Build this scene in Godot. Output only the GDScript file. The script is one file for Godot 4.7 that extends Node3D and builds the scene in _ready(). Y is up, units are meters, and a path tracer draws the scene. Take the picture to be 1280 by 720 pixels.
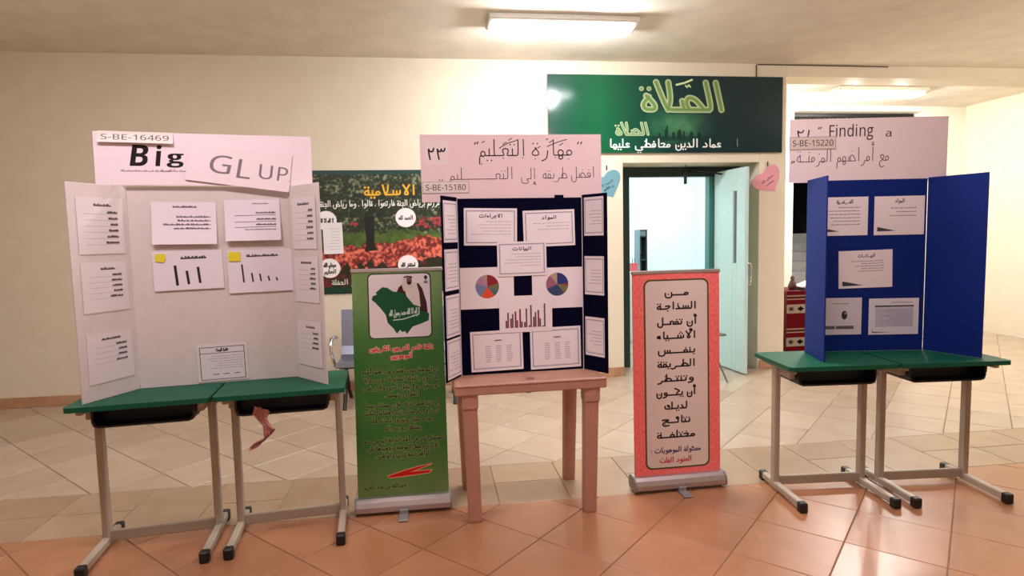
extends Node3D

var M := {}


func _ready() -> void:
	# ------------------------------------------------ camera, surroundings, exposure
	var cam := Camera3D.new()
	cam.name = "camera"
	cam.fov = 50.69
	cam.position = Vector3(0, 1.52, 0)
	cam.rotation_degrees = Vector3(-4.7, -7.5, -1.25)
	cam.current = true
	add_child(cam)
	var env := Environment.new()
	env.background_mode = Environment.BG_COLOR
	env.background_color = Color(0.02, 0.02, 0.02)
	env.tonemap_mode = Environment.TONE_MAPPER_LINEAR
	env.tonemap_exposure = 1.12
	env.sdfgi_enabled = true
	env.ssao_enabled = true
	env.ssil_enabled = true
	var we := WorldEnvironment.new()
	we.name = "surroundings"
	we.environment = env
	add_child(we)
	make_materials()
	# the ceiling lamps: one close to the far wall, four over the near part of the hall, one in the room behind the door, one over the stair hall
	ceiling_lamp(Vector3(1.15, 3.33, -5.15), 1.2, Color(0.985, 0.985, 1.0), 2.0, 2.5, "white fluorescent ceiling lamp above the green wall sign", 1.9)
	ceiling_lamp(Vector3(-2.5, 3.33, -3.95), 1.2, Color(1.0, 0.97, 0.95), 1.0, 2.5, "white ceiling lamp over the white display board", 0.5)
	ceiling_lamp(Vector3(0.95, 3.33, -3.95), 1.2, Color(1.0, 0.97, 0.95), 2.6, 2.5, "white ceiling lamp over the navy display board", 0.3)
	ceiling_lamp(Vector3(6.3, 3.33, -3.95), 1.2, Color(1.0, 0.97, 0.95), 5.5, 2.5, "white ceiling lamp over the blue display board", 1.6)
	ceiling_lamp(Vector3(-1.3, 3.33, -2.2), 1.2, Color(1.0, 0.945, 0.975), 3.9, 2.5, "warm ceiling lamp in front of the white display board")
	ceiling_lamp(Vector3(1.5, 3.33, -2.2), 1.2, Color(1.0, 0.945, 0.975), 3.9, 2.5, "warm ceiling lamp in front of the plastic table")
	ceiling_lamp(Vector3(0.1, 3.33, 1.2), 1.2, Color(1.0, 0.945, 0.975), 2.2, 2.5, "warm ceiling lamp behind the photographer")
	ceiling_lamp(Vector3(2.75, 2.98, -7.9), 1.2, Color(0.87, 0.985, 1.0), 5.4, 2.5, "cool white ceiling lamp in the room behind the open door")
	ceiling_lamp(Vector3(5.75, 3.33, -7.3), 1.2, Color(1.0, 0.985, 0.96), 4.0, 4.0, "bright fluorescent ceiling lamp over the stair hall", 3.6)

	build_shell()
	build_floor()
	build_door()
	build_stair_hall()
	build_wall_things()
	build_bench()
	# ------------------------------------------------ tables
	make_desk("green school desk of the left pair, cut by the left edge", Vector3(-1.415, 0, -3.235), deg_to_rad(6.0))
	make_desk("green school desk with a pink ribbon hanging from its tray", Vector3(-0.785, 0, -3.30), deg_to_rad(5.5))
	make_desk("green school desk under the blue board, beside the red banner", Vector3(2.24, 0, -3.225), deg_to_rad(-4.5))
	make_desk("green school desk of the right pair, far from the red banner", Vector3(2.875, 0, -3.17), deg_to_rad(-4.5))
	make_ribbon()
	make_plastic_table()
	# ------------------------------------------------ boards and banners
	make_white_board()
	make_navy_board()
	make_blue_board()
	make_green_banner()
	make_red_banner()


func make_materials() -> void:
	M.wall = grained(noise_tex(0.02, 3, Color(0.975, 0.97, 0.96), Color(1, 1, 1), 256, 5), 0.6, Color(0.90, 0.865, 0.785), 0.62, 0.35)
	M.ceiling = grained(noise_tex(0.02, 5, Color(0.94, 0.94, 0.94), Color(1, 1, 1), 256, 4), 0.5, Color(0.93, 0.90, 0.84), 0.7, 0.3)
	M.room = paint(Color(0.93, 0.95, 0.95), 0.7)
	M.hall = paint(Color(0.92, 0.90, 0.85), 0.7)
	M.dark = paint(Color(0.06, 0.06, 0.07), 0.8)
	M.grout = paint(Color(0.55, 0.45, 0.36), 0.85)
	M.tiles = []
	M.strip = []
	M.near_tiles = []
	for i in 5:
		var t := noise_tex(0.012, 11 + i, Color(0.93, 0.90, 0.86), Color(1, 1, 1), 256, 5)
		var k: float = [0.0, 0.01, -0.012, 0.018, -0.02][i]
		M.tiles.append(grained(t, 0.9, Color(0.725 + k, 0.65 + k, 0.575 + k), 0.26 + 0.02 * i, 0.5))
		M.near_tiles.append(grained(t, 0.9, Color(0.665 + k, 0.465 + k, 0.335 + k), 0.28 + 0.02 * i, 0.5))
		M.strip.append(grained(t, 0.9, Color(0.65 + k, 0.55 + k, 0.45 + k), 0.30, 0.5))
	M.skirting = grained(noise_tex(0.02, 31, Color(0.9, 0.86, 0.82), Color(1, 1, 1)), 1.2, Color(0.76, 0.60, 0.47), 0.4)
	M.paper = paint(Color(0.93, 0.90, 0.90), 0.8, 0.0, 0.3)
	M.card_white = grained(noise_tex(0.03, 8, Color(0.97, 0.965, 0.96), Color(1, 1, 1)), 1.5, Color(0.84, 0.80, 0.785), 0.7, 0.3)
	M.card_navy = grained(noise_tex(0.05, 9, Color(0.8, 0.8, 0.85), Color(1, 1, 1)), 2.0, Color(0.03, 0.03, 0.145), 0.75, 0.15)
	M.card_blue = grained(noise_tex(0.05, 10, Color(0.92, 0.92, 0.95), Color(1, 1, 1)), 2.0, Color(0.03, 0.145, 0.445), 0.6, 0.3)
	M.card_edge = paint(Color(0.80, 0.78, 0.80), 0.8)
	M.desk_green = grained(noise_tex(0.02, 12, Color(0.90, 0.92, 0.90), Color(1, 1, 1)), 2.0, Color(0.05, 0.345, 0.245), 0.5, 0.35)
	M.steel_paint = paint(Color(0.66, 0.61, 0.54), 0.42, 0.0, 0.5)
	M.black = paint(Color(0.045, 0.045, 0.05), 0.5)
	M.tray = paint(Color(0.05, 0.055, 0.07), 0.45)
	M.plastic = grained(noise_tex(0.03, 14, Color(0.95, 0.94, 0.93), Color(1, 1, 1)), 1.0, Color(0.72, 0.53, 0.45), 0.45, 0.5)
	M.aluminium = paint(Color(0.74, 0.71, 0.71), 0.36, 0.75)
	M.cap = paint(Color(0.55, 0.54, 0.53), 0.45, 0.3)
	M.chrome = paint(Color(0.86, 0.86, 0.87), 0.18, 1.0)
	M.bench = paint(Color(0.55, 0.58, 0.64), 0.32, 0.85)
	M.frame_green = paint(Color(0.09, 0.20, 0.185), 0.4)
	M.leaf_green = grained(noise_tex(0.03, 15, Color(0.95, 0.97, 0.96), Color(1, 1, 1)), 1.0, Color(0.78, 0.89, 0.875), 0.38)
	M.cable = paint(Color(0.30, 0.24, 0.17), 0.6)
	M.lamp_body = paint(Color(0.88, 0.87, 0.84), 0.5)
	M.grey_step = grained(noise_tex(0.04, 16, Color(0.85, 0.85, 0.85), Color(1, 1, 1)), 2.0, Color(0.66, 0.66, 0.65), 0.6)
	M.ribbon = grained(noise_tex(0.08, 17, Color(0.62, 0.56, 0.56), Color(1, 1, 1), 128, 4), 9.0, Color(0.90, 0.60, 0.57), 0.6)


func ceiling_lamp(at: Vector3, length: float, c: Color, energy: float, glow: float, label: String, side := 0.0) -> void:
	var o := thing("ceiling_lamp", label, "lamp", at)
	var st := surf()
	bevel(st, Vector3(length + 0.06, 0.05, 0.30), 0.01, Vector3(0, -0.026, 0))
	obj("housing", st, M.lamp_body, o)
	var m := paint(Color(0.95, 0.95, 0.95), 0.5)
	m.emission_enabled = true
	m.emission = c
	m.emission_energy_multiplier = glow
	st = surf()
	bevel(st, Vector3(length, 0.05, 0.24), 0.02, Vector3(0, -0.072, 0))
	obj("lamp_diffuser", st, m, o)
	var l := AreaLight3D.new()
	l.name = "lamp_light"
	l.area_size = Vector2(length, 0.24)
	l.light_color = c
	l.light_energy = energy
	l.area_range = 14.0
	l.shadow_enabled = true
	l.position = Vector3(0, -0.103, 0)
	l.rotation_degrees = Vector3(-90, 0, 0)
	o.add_child(l)
	# a bare batten also shines sideways
	for k in [-1.0, 1.0] if side > 0.0 else []:
		var q := OmniLight3D.new()
		q.name = "tube_light"
		q.light_color = c
		q.light_energy = side / 2.0
		q.light_size = 0.04
		q.omni_range = 14.0
		q.omni_attenuation = 2.0
		q.shadow_enabled = true
		q.position = Vector3(k * length * 0.28, -0.15, 0)
		o.add_child(q, true)


# ---------------------------------------------------------------- the building
func slab(st: SurfaceTool, x0: float, x1: float, y0: float, y1: float, z0: float, z1: float) -> void:
	bevel(st, Vector3(x1 - x0, y1 - y0, z1 - z0), 0.003, Vector3(x0 + x1, y0 + y1, z0 + z1) / 2.0)


const CEIL := 3.33


func build_shell() -> void:
	var st := surf()
	slab(st, -6, 2.04, -0.05, CEIL, -6.8, -6.3)
	slab(st, 3.58, 3.88, -0.05, CEIL, -6.8, -6.3)
	slab(st, 2.04, 3.58, 2.285, CEIL, -6.8, -6.3)
	setting("wall_back", st, M.wall)
	st = surf()
	slab(st, 3.88, 8, 3.20, CEIL, -6.62, -6.3)
	setting("trim_beam", st, M.wall)
	st = surf()
	slab(st, -6.2, 8.2, CEIL, CEIL + 0.2, -12.2, 3.2)
	setting("ceiling", st, M.ceiling)
	st = surf()
	slab(st, -6.2, -6, -0.05, CEIL, -6.8, 3.2)
	setting("wall_left", st, M.wall)
	st = surf()
	slab(st, 8, 8.2, -0.05, CEIL, -12.2, 3.2)
	setting("wall_right", st, M.wall)
	st = surf()
	slab(st, -6, 8, -0.05, CEIL, 3, 3.2)
	setting("wall_front", st, M.wall)
	st = surf()
	slab(st, -6, 2.04, 0.0, 0.10, -6.3, -6.285)
	setting("baseboard_back", st, M.skirting)
	st = surf()
	slab(st, 3.60, 3.88, 0.0, 0.10, -6.3, -6.285)
	setting("baseboard_pier", st, M.skirting)
	# the room behind the door
	st = surf()
	slab(st, 1.2, 1.3, -0.05, CEIL, -9.0, -6.8)
	setting("wall_room_left", st, M.room)
	st = surf()
	slab(st, 4.1, 4.2, -0.05, CEIL, -9.0, -6.85)
	setting("wall_room_right", st, M.room)
	st = surf()
	slab(st, 1.2, 4.2, -0.05, CEIL, -9.1, -9.0)
	setting("wall_room_far", st, M.room)
	st = surf()
	slab(st, 1.3, 4.1, 2.98, 3.02, -9.0, -6.8)
	setting("ceiling_room", st, M.room)
	st = surf()
	slab(st, 3.88, 4.2, -0.05, CEIL, -6.85, -6.8)
	setting("wall_room_near", st, M.wall)


func tile_mesh(p: PackedVector2Array) -> ArrayMesh:
	# outline in x, z; top at 0 with a small chamfer
	var q := p.duplicate()
	if Geometry2D.is_polygon_clockwise(q):
		q.reverse()
	var st := surf()
	var inner := Geometry2D.offset_polygon(q, -0.0025)
	var top: PackedVector2Array = inner[0] if inner.size() and inner[0].size() == q.size() else q
	if top != q:
		# bring both outlines to the same start
		var best := 0
		for i in top.size():
			if top[i].distance_to(q[0]) < top[best].distance_to(q[0]):
				best = i
		var r := PackedVector2Array()
		for i in top.size():
			r.append(top[(best + i) % top.size()])
		top = r
	var n := q.size()
	var cap_ := []
	for i in range(n - 1, -1, -1):
		cap_.append(Vector3(top[i].x, 0.0, top[i].y))
	face(st, cap_)
	for i in n:
		var a := q[i]
		var b := q[(i + 1) % n]
		var c := top[i]
		var d := top[(i + 1) % n]
		face(st, [Vector3(b.x, -0.0025, b.y), Vector3(a.x, -0.0025, a.y), Vector3(c.x, 0, c.y), Vector3(d.x, 0, d.y)])
		face(st, [Vector3(b.x, -0.012, b.y), Vector3(a.x, -0.012, a.y), Vector3(a.x, -0.0025, a.y), Vector3(b.x, -0.0025, b.y)])
	st.generate_normals()
	return st.commit()


func in_view(v: Vector2) -> bool:
	# the part of the floor the photograph shows, with a margin
	return v.y < -2.2 and v.y > -8.4 and v.x > v.y * 0.72 - 0.3 and v.x < -v.y * 1.02 + 0.4


func build_floor() -> void:
	var root := setting_root("floor")
	var st := surf()
	slab(st, -6.2, 8.2, -0.2, -0.005, -12.2, 3.2)
	obj("screed", st, M.grout, root)
	var rng := RandomNumberGenerator.new()
	rng.seed = 4
	var half := 0.2925
	var g := 0.0022
	var areas := [Rect2(-6, -3.36, 14, 6.36), Rect2(-6, -6.3, 14, 2.34), Rect2(2.04, -6.8, 1.54, 0.5), Rect2(4.2, -8.3, 3.8, 2.0), Rect2(3.88, -6.8, 0.32, 0.5), Rect2(1.3, -9.0, 2.8, 2.2)]
	var rest := [surf(), surf(), surf()]
	var shared: ArrayMesh = tile_mesh(PackedVector2Array([Vector2(0, -half + g * 1.4), Vector2(half - g * 1.4, 0), Vector2(0, half - g * 1.4), Vector2(-half + g * 1.4, 0)]))
	var done := {}
	for a in areas.size():
		var r: Rect2 = areas[a].grow(-g / 2.0)
		var window := PackedVector2Array([r.position, Vector2(r.end.x, r.position.y), r.end, Vector2(r.position.x, r.end.y)])
		var origin := Vector2(0.499, -2.925) if a == 0 else Vector2(0.504, -4.245)
		for i in range(-40, 41):
			for j in range(-40, 41):
				var c := origin + Vector2((i + j) * half, (i - j) * half) + Vector2(half, 0)
				if not r.grow(half).has_point(c):
					continue
				var d := PackedVector2Array()
				for k in [Vector2(0, -1), Vector2(1, 0), Vector2(0, 1), Vector2(-1, 0)]:
					d.append(c + k * (half - g * 1.4))
				var whole := c.x > r.position.x + half and c.x < r.end.x - half and c.y > r.position.y + half and c.y < r.end.y - half
				var m: Material = (M.near_tiles if a == 0 else M.tiles)[rng.randi() % 5]
				if whole and in_view(c):
					obj("tile", shared, m, root, Vector3(c.x, 0, c.y))
					continue
				for piece in [d] if whole else Geometry2D.intersect_polygons(d, window):
					if piece.size() < 3:
						continue
					var s := 0.0
					for k in piece.size():
						s += piece[k].cross(piece[(k + 1) % piece.size()])
					if absf(s) < 0.002:
						continue
					var mesh := tile_mesh(piece)
					if in_view(c):
						obj("tile", mesh, m, root)
					else:
						rest[2 if a == 0 else 0].append_from(mesh, 0, Transform3D.IDENTITY)
	# the straight band between the two fields
	var x := 0.345 - 0.42 * 16
	while x < 8.0:
		var cuts := [[-3.96, -3.36]] if rng.randf() < 0.55 else [[-3.96, -3.66], [-3.66, -3.36]]
		for c in cuts:
			var lo := Vector2(maxf(x, -6.0) + g, c[0] + g)
			var hi := Vector2(minf(x + 0.42, 8.0) - g, c[1] - g)
			if hi.x - lo.x < 0.02:
				continue
			var mesh := tile_mesh(PackedVector2Array([lo, Vector2(hi.x, lo.y), hi, Vector2(lo.x, hi.y)]))
			if in_view((lo + hi) / 2.0):
				obj("band_tile", mesh, M.strip[rng.randi() % 5], root)
			else:
				rest[1].append_from(mesh, 0, Transform3D.IDENTITY)
		x += 0.42
	for k in 3:
		var o := MeshInstance3D.new()
		o.name = ["tile_field", "band_tile_field", "near_tile_field"][k]
		o.mesh = rest[k].commit()
		o.set_surface_override_material(0, [M.tiles, M.strip, M.near_tiles][k][0])
		o.set_meta("kind", "stuff")
		root.add_child(o)


func build_door() -> void:
	var root := setting_root("door_1")
	var st := surf()
	var z0 := -6.80
	var z1 := -6.70
	# frame, at the back of the deep opening
	slab(st, 2.042, 2.245, 0, 2.283, z0, z1)
	slab(st, 2.245, 3.578, 2.175, 2.283, z0, z1)
	obj("door_frame", st, M.frame_green, root)
	st = surf()
	slab(st, 3.19, 3.25, 0, 2.175, z0, z1 + 0.01)
	obj("lit_tint_hinge_jamb", st, paint(Color(0.24, 0.48, 0.46), 0.4), root)  # frame green made paler here; light from the room is put into the colour
	st = surf()
	slab(st, 3.25, 3.578, 0.01, 2.175, z0 + 0.02, z1 - 0.02)
	obj("side_panel", st, M.leaf_green, root)
	# the open leaf: hinge towards the right of the opening, swung out towards the viewer
	var leaf := Node3D.new()
	leaf.name = "door_leaf"
	root.add_child(leaf)
	leaf.position = Vector3(3.262, 0.012, -6.66)
	var to := Vector3(3.305, 0, -6.05) - Vector3(3.262, 0, -6.66)
	leaf.rotation.y = atan2(-to.z, to.x)
	var w := to.length()
	st = surf()
	# leaf with a tall slot for the vision panel
	var s0 := w * 0.62
	var s1 := w * 0.74
	bevel(st, Vector3(s0, 2.20, 0.045), 0.004, Vector3(s0 / 2, 1.10, 0))
	bevel(st, Vector3(w - s1, 2.20, 0.045), 0.004, Vector3((w + s1) / 2, 1.10, 0))
	bevel(st, Vector3(s1 - s0, 1.18, 0.045), 0.004, Vector3((s0 + s1) / 2, 0.59, 0))
	bevel(st, Vector3(s1 - s0, 0.24, 0.045), 0.004, Vector3((s0 + s1) / 2, 2.08, 0))
	obj("leaf_panel", st, M.leaf_green, leaf)
	st = surf()
	bevel(st, Vector3(s1 - s0 - 0.004, 0.776, 0.008), 0.001, Vector3((s0 + s1) / 2, 1.57, 0))
	obj("vision_pane", st, paint(Color(0.34, 0.40, 0.38), 0.12), leaf)
	st = surf()
	for s in [-1.0]:
		tube(st, [Vector3(w - 0.03, 0.95, 0.02 * s), Vector3(w - 0.03, 0.96, 0.065 * s), Vector3(w - 0.03, 1.02, 0.075 * s), Vector3(w - 0.03, 1.12, 0.075 * s), Vector3(w - 0.03, 1.18, 0.065 * s), Vector3(w - 0.03, 1.19, 0.02 * s)], 0.010)
	obj("pull_handle", st, M.chrome, leaf)
	st = surf()
	for y in [0.25, 1.1, 1.95]:
		tube(st, [Vector3(-0.004, y - 0.05, -0.026), Vector3(-0.004, y + 0.05, -0.026)], 0.008)
	obj("hinge", st, M.chrome, leaf)
	# closer arm on the frame
	st = surf()
	bevel(st, Vector3(0.24, 0.045, 0.05), 0.006, Vector3(3.02, 2.225, -6.67))
	tube(st, [Vector3(3.0, 2.24, -6.66), Vector3(2.92, 2.235, -6.55), Vector3(3.25, 2.18, -6.50)], 0.009)
	obj("door_closer", st, M.black, root)

	# things in the lit room
	var b := thing("bookcase", "dark narrow bookcase standing in the bright room behind the door", "bookcase", Vector3(3.045, 0, -8.6), 0.12)
	var grey := paint(Color(0.50, 0.57, 0.60), 0.5)
	var dark := paint(Color(0.16, 0.17, 0.18), 0.5)
	st = surf()
	bevel(st, Vector3(0.014, 1.6, 0.16), 0.002, Vector3(-0.055, 0.8, 0))
	obj("side", st, grey, b)
	st = surf()
	bevel(st, Vector3(0.018, 1.6, 0.16), 0.002, Vector3(0.058, 0.8, 0))
	obj("side", st, dark, b)
	st = surf()
	bevel(st, Vector3(0.10, 1.58, 0.012), 0.002, Vector3(0, 0.8, -0.07))
	obj("back", st, grey, b)
	for y in [0.03, 0.42, 0.80, 1.16, 1.50, 1.59]:
		st = surf()
		bevel(st, Vector3(0.097, 0.02, 0.145), 0.002, Vector3(0, y, 0))
		obj("shelf", st, dark, b)
	st = surf()
	bevel(st, Vector3(0.095, 0.08, 0.02), 0.002, Vector3(0, 1.545, 0.06))
	obj("top_rail", st, paint(Color(0.38, 0.42, 0.43), 0.5), b)
	st = surf()
	lathe(st, [Vector2(0, 0), Vector2(0.025, 0), Vector2(0.03, 0.03), Vector2(0.018, 0.06), Vector2(0.02, 0.07), Vector2(0, 0.07)], Vector3.ZERO, 12)
	tag(obj("small_pot", st, M.black, self, Vector3(3.035, 1.171, -8.58)), "small dark pot on the bookcase shelf in the bright room", "pot")
	var c := thing("side_cabinet", "low white cabinet beside the bookcase in the bright room", "cabinet", Vector3(2.76, 0, -8.45))
	st = surf()
	bevel(st, Vector3(0.34, 1.0, 0.34), 0.006, Vector3(0, 0.5, 0))
	obj("body", st, M.room, c)
	st = surf()
	bevel(st, Vector3(0.31, 0.92, 0.015), 0.003, Vector3(0, 0.51, 0.178))
	var d := obj("door", st, paint(Color(0.88, 0.9, 0.9), 0.5), c)
	st = surf()
	tube(st, [Vector3(0.11, 0.5, 0.19), Vector3(0.11, 0.6, 0.19)], 0.006)
	obj("handle", st, M.chrome, d)
	# a red gift bag on it
	var bag := thing("gift_bag", "small red bag with a dark bow on the cabinet in the bright room", "bag", Vector3(2.88, 1.001, -8.43), 0.2)
	st = surf()
	prism(st, PackedVector2Array([Vector2(-0.04, 0), Vector2(0.04, 0), Vector2(0.048, 0.12), Vector2(-0.048, 0.12)]), -0.035, 0.035)
	obj("bag_body", st, paint(Color(0.82, 0.32, 0.35), 0.6), bag)
	st = surf()
	tube(st, [Vector3(-0.025, 0.12, 0), Vector3(-0.018, 0.18, 0), Vector3(0.018, 0.18, 0), Vector3(0.025, 0.12, 0)], 0.005)
	obj("bag_handle", st, M.black, bag)


func build_stair_hall() -> void:
	var st := surf()
	slab(st, 4.2, 5.245, -0.05, CEIL, -8.5, -8.3)
	slab(st, 7.3, 8, -0.05, CEIL, -8.5, -8.3)
	slab(st, 5.245, 7.3, 3.255, CEIL, -8.5, -8.3)
	setting("wall_stair", st, M.hall)
	st = surf()
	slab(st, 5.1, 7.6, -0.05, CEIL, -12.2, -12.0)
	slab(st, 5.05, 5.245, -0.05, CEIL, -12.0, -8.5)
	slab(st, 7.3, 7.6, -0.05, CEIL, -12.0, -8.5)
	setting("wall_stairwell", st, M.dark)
	var stair := setting_root("stairs")
	for i in 9:
		st = surf()
		slab(st, 5.25, 7.29, 0.0, 0.165 * (i + 1), -8.9 - 0.29 * i, -8.61 - 0.29 * i)
		obj("step", st, M.grey_step, stair)
	var sh := thing("window_shutter", "dark slatted shutter hanging in the stair opening behind the blue board", "shutter", Vector3(6.27, 2.0, -8.47))
	st = surf()
	bevel(st, Vector3(2.0, 0.05, 0.05), 0.005, Vector3(0, 1.22, 0))
	obj("head_rail", st, M.black, sh)
	for i in 26:
		st = surf()
		bevel(st, Vector3(0.062, 0.42, 0.006), 0.001, Vector3(-0.94 + i * 0.075, 0.985, 0), Basis(Vector3.UP, 0.5))
		obj("slat", st, paint(Color(0.13, 0.13, 0.14), 0.6) if i == 0 else sh.get_child(1).get_surface_override_material(0), sh)
	# covered table in front of the stairs
	var p := Pic.new(480, 384, Color(0.36, 0.05, 0.08))
	var cream := Color(0.60, 0.55, 0.49)
	var brown := Color(0.30, 0.13, 0.10)
	for k in 2:
		var y := k * 210.0
		p.rect(0, y + 26, 480, y + 33, cream)
		p.rect(0, y + 33, 480, y + 48, brown)
		p.rect(0, y + 48, 480, y + 54, cream)
		p.rect(0, y + 84, 480, y + 140, cream)
		for i in 10:
			var x := 24.0 + i * 48.0
			if i % 2 == 0:
				for a in 4:
					var v := Vector2.from_angle(a * PI / 4.0) * 15.0
					p.line(PackedVector2Array([Vector2(x, y + 112) - v, Vector2(x, y + 112) + v]), 2.0)
				p.ink(Color(0.08, 0.06, 0.06))
			else:
				p.poly(PackedVector2Array([Vector2(x, y + 96), Vector2(x + 18, y + 112), Vector2(x, y + 128), Vector2(x - 18, y + 112)]))
				p.ink(Color(0.08, 0.06, 0.06))
	var t := thing("covered_table", "table under a red striped woven cloth behind the blue board", "table", Vector3(4.98, 0, -7.28))
	st = surf()
	bevel(st, Vector3(1.2, 0.03, 0.52), 0.004, Vector3(0, 0.765, 0))
	obj("tabletop", st, paint(Color(0.5, 0.36, 0.25), 0.5), t)
	for s in [[-1, -1], [1, -1], [-1, 1], [1, 1]]:
		st = surf()
		bevel(st, Vector3(0.04, 0.75, 0.04), 0.004, Vector3(s[0] * 0.56, 0.375, s[1] * 0.22))
		obj("leg", st, paint(Color(0.4, 0.3, 0.22), 0.5), t)
	var c := thing("woven_cloth", "red woven cloth with white patterned bands on the table by the pillar", "tablecloth", Vector3(4.98, 0, -7.28))
	var mesh := sheet_mesh(1.24, 0.76, 0.006, 0.0, 0.0)
	mesh.surface_set_material(0, printed(p, 0.9, 0.2))
	mesh.surface_set_material(1, paint(Color(0.36, 0.05, 0.08), 0.9))
	obj("front_drop", mesh, null, c, Vector3(0, 0.405, 0.275))
	st = surf()
	bevel(st, Vector3(1.24, 0.006, 0.56), 0.002, Vector3(0, 0.7835, 0))
	bevel(st, Vector3(0.006, 0.76, 0.56), 0.002, Vector3(-0.618, 0.405, 0))
	bevel(st, Vector3(0.006, 0.76, 0.56), 0.002, Vector3(0.618, 0.405, 0))
	obj("cover", st, paint(Color(0.36, 0.05, 0.08), 0.9), c)
	# on the table
	st = surf()
	lathe(st, [Vector2(0, 0), Vector2(0.04, 0), Vector2(0.055, 0.05), Vector2(0.035, 0.10), Vector2(0.02, 0.13), Vector2(0.028, 0.15), Vector2(0.018, 0.17), Vector2(0, 0.19)], Vector3.ZERO, 16)
	tag(obj("incense_burner", st, paint(Color(0.33, 0.22, 0.18), 0.4, 0.4), self, Vector3(4.52, 0.787, -7.14)), "small dark ornamental pot at the corner of the cloth covered table", "pot")
	st = surf()
	bevel(st, Vector3(0.30, 0.035, 0.22), 0.006, Vector3(0, 0.0175, 0))
	tag(obj("tray_box", st, paint(Color(0.25, 0.22, 0.20), 0.6), self, Vector3(4.76, 0.787, -7.14)), "flat dark box on the red cloth, under the white papers", "box")
	st = surf()
	prism(st, PackedVector2Array([Vector2(-0.17, 0), Vector2(0.17, 0), Vector2(0.17, 0.02), Vector2(0.05, 0.09), Vector2(-0.12, 0.025), Vector2(-0.17, 0.012)]), -0.1, 0.1)
	tag(obj("folded_paper", st, M.paper, self, Vector3(4.76, 0.8225, -7.14)), "folded white paper lying on the dark box on the red cloth", "paper")


# ---------------------------------------------------------------- on the far wall
func cutout(outline: PackedVector2Array, t: float, front: Material, side: Material) -> ArrayMesh:
	var p := outline.duplicate()
	if Geometry2D.is_polygon_clockwise(p):
		p.reverse()
	var lo := p[0]
	var hi := p[0]
	for v in p:
		lo = lo.min(v)
		hi = hi.max(v)
	var tri := Geometry2D.triangulate_polygon(p)
	var st := surf()
	for i in range(0, tri.size(), 3):
		var q := [p[tri[i]], p[tri[i + 1]], p[tri[i + 2]]]
		if (q[1] - q[0]).cross(q[2] - q[0]) > 0.0:
			q.reverse()
		for v in q:
			st.set_uv(Vector2((v.x - lo.x) / (hi.x - lo.x), (hi.y - v.y) / (hi.y - lo.y)))
			st.add_vertex(Vector3(v.x, v.y, t))
	st.generate_normals()
	st.set_material(front)
	var m := st.commit()
	st = surf()
	for i in p.size():
		var a := p[i]
		var b := p[(i + 1) % p.size()]
		face(st, [Vector3(a.x, a.y, 0), Vector3(b.x, b.y, 0), Vector3(b.x, b.y, t), Vector3(a.x, a.y, t)])
	st.generate_normals()
	st.set_material(side)
	return st.commit(m)


func heart(c: Color, at: Vector3, tilt: float, label: String, lines: Array) -> void:
	var p := Pic.new(256, 256, c)
	var y := 110.0
	for l in lines:
		write_mid(p, l[0], 128, y, 22, 4.0, c.darkened(0.62), l[1])
		y += 46
	var out := PackedVector2Array()
	for i in 48:
		var t := TAU * i / 48.0
		out.append(Vector2(16.0 * pow(absf(sin(t)), 2.3) * signf(sin(t)), 12.0 * cos(t) - 3.6 * cos(2 * t) - 1.2 * cos(3 * t) - 0.4 * cos(4 * t)) * 0.0108)
	var root := thing("paper_heart", label, "decoration", at)
	obj("heart", cutout(out, 0.004, printed(p, 0.75), paint(c, 0.75)), null, root, Vector3.ZERO, Basis(Vector3.BACK, tilt))
	var st := surf()
	bevel(st, Vector3(0.012, 0.05, 0.008), 0.002, Vector3(0.0, 0.165, 0.008))
	obj("clip", st, M.black, root)


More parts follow.
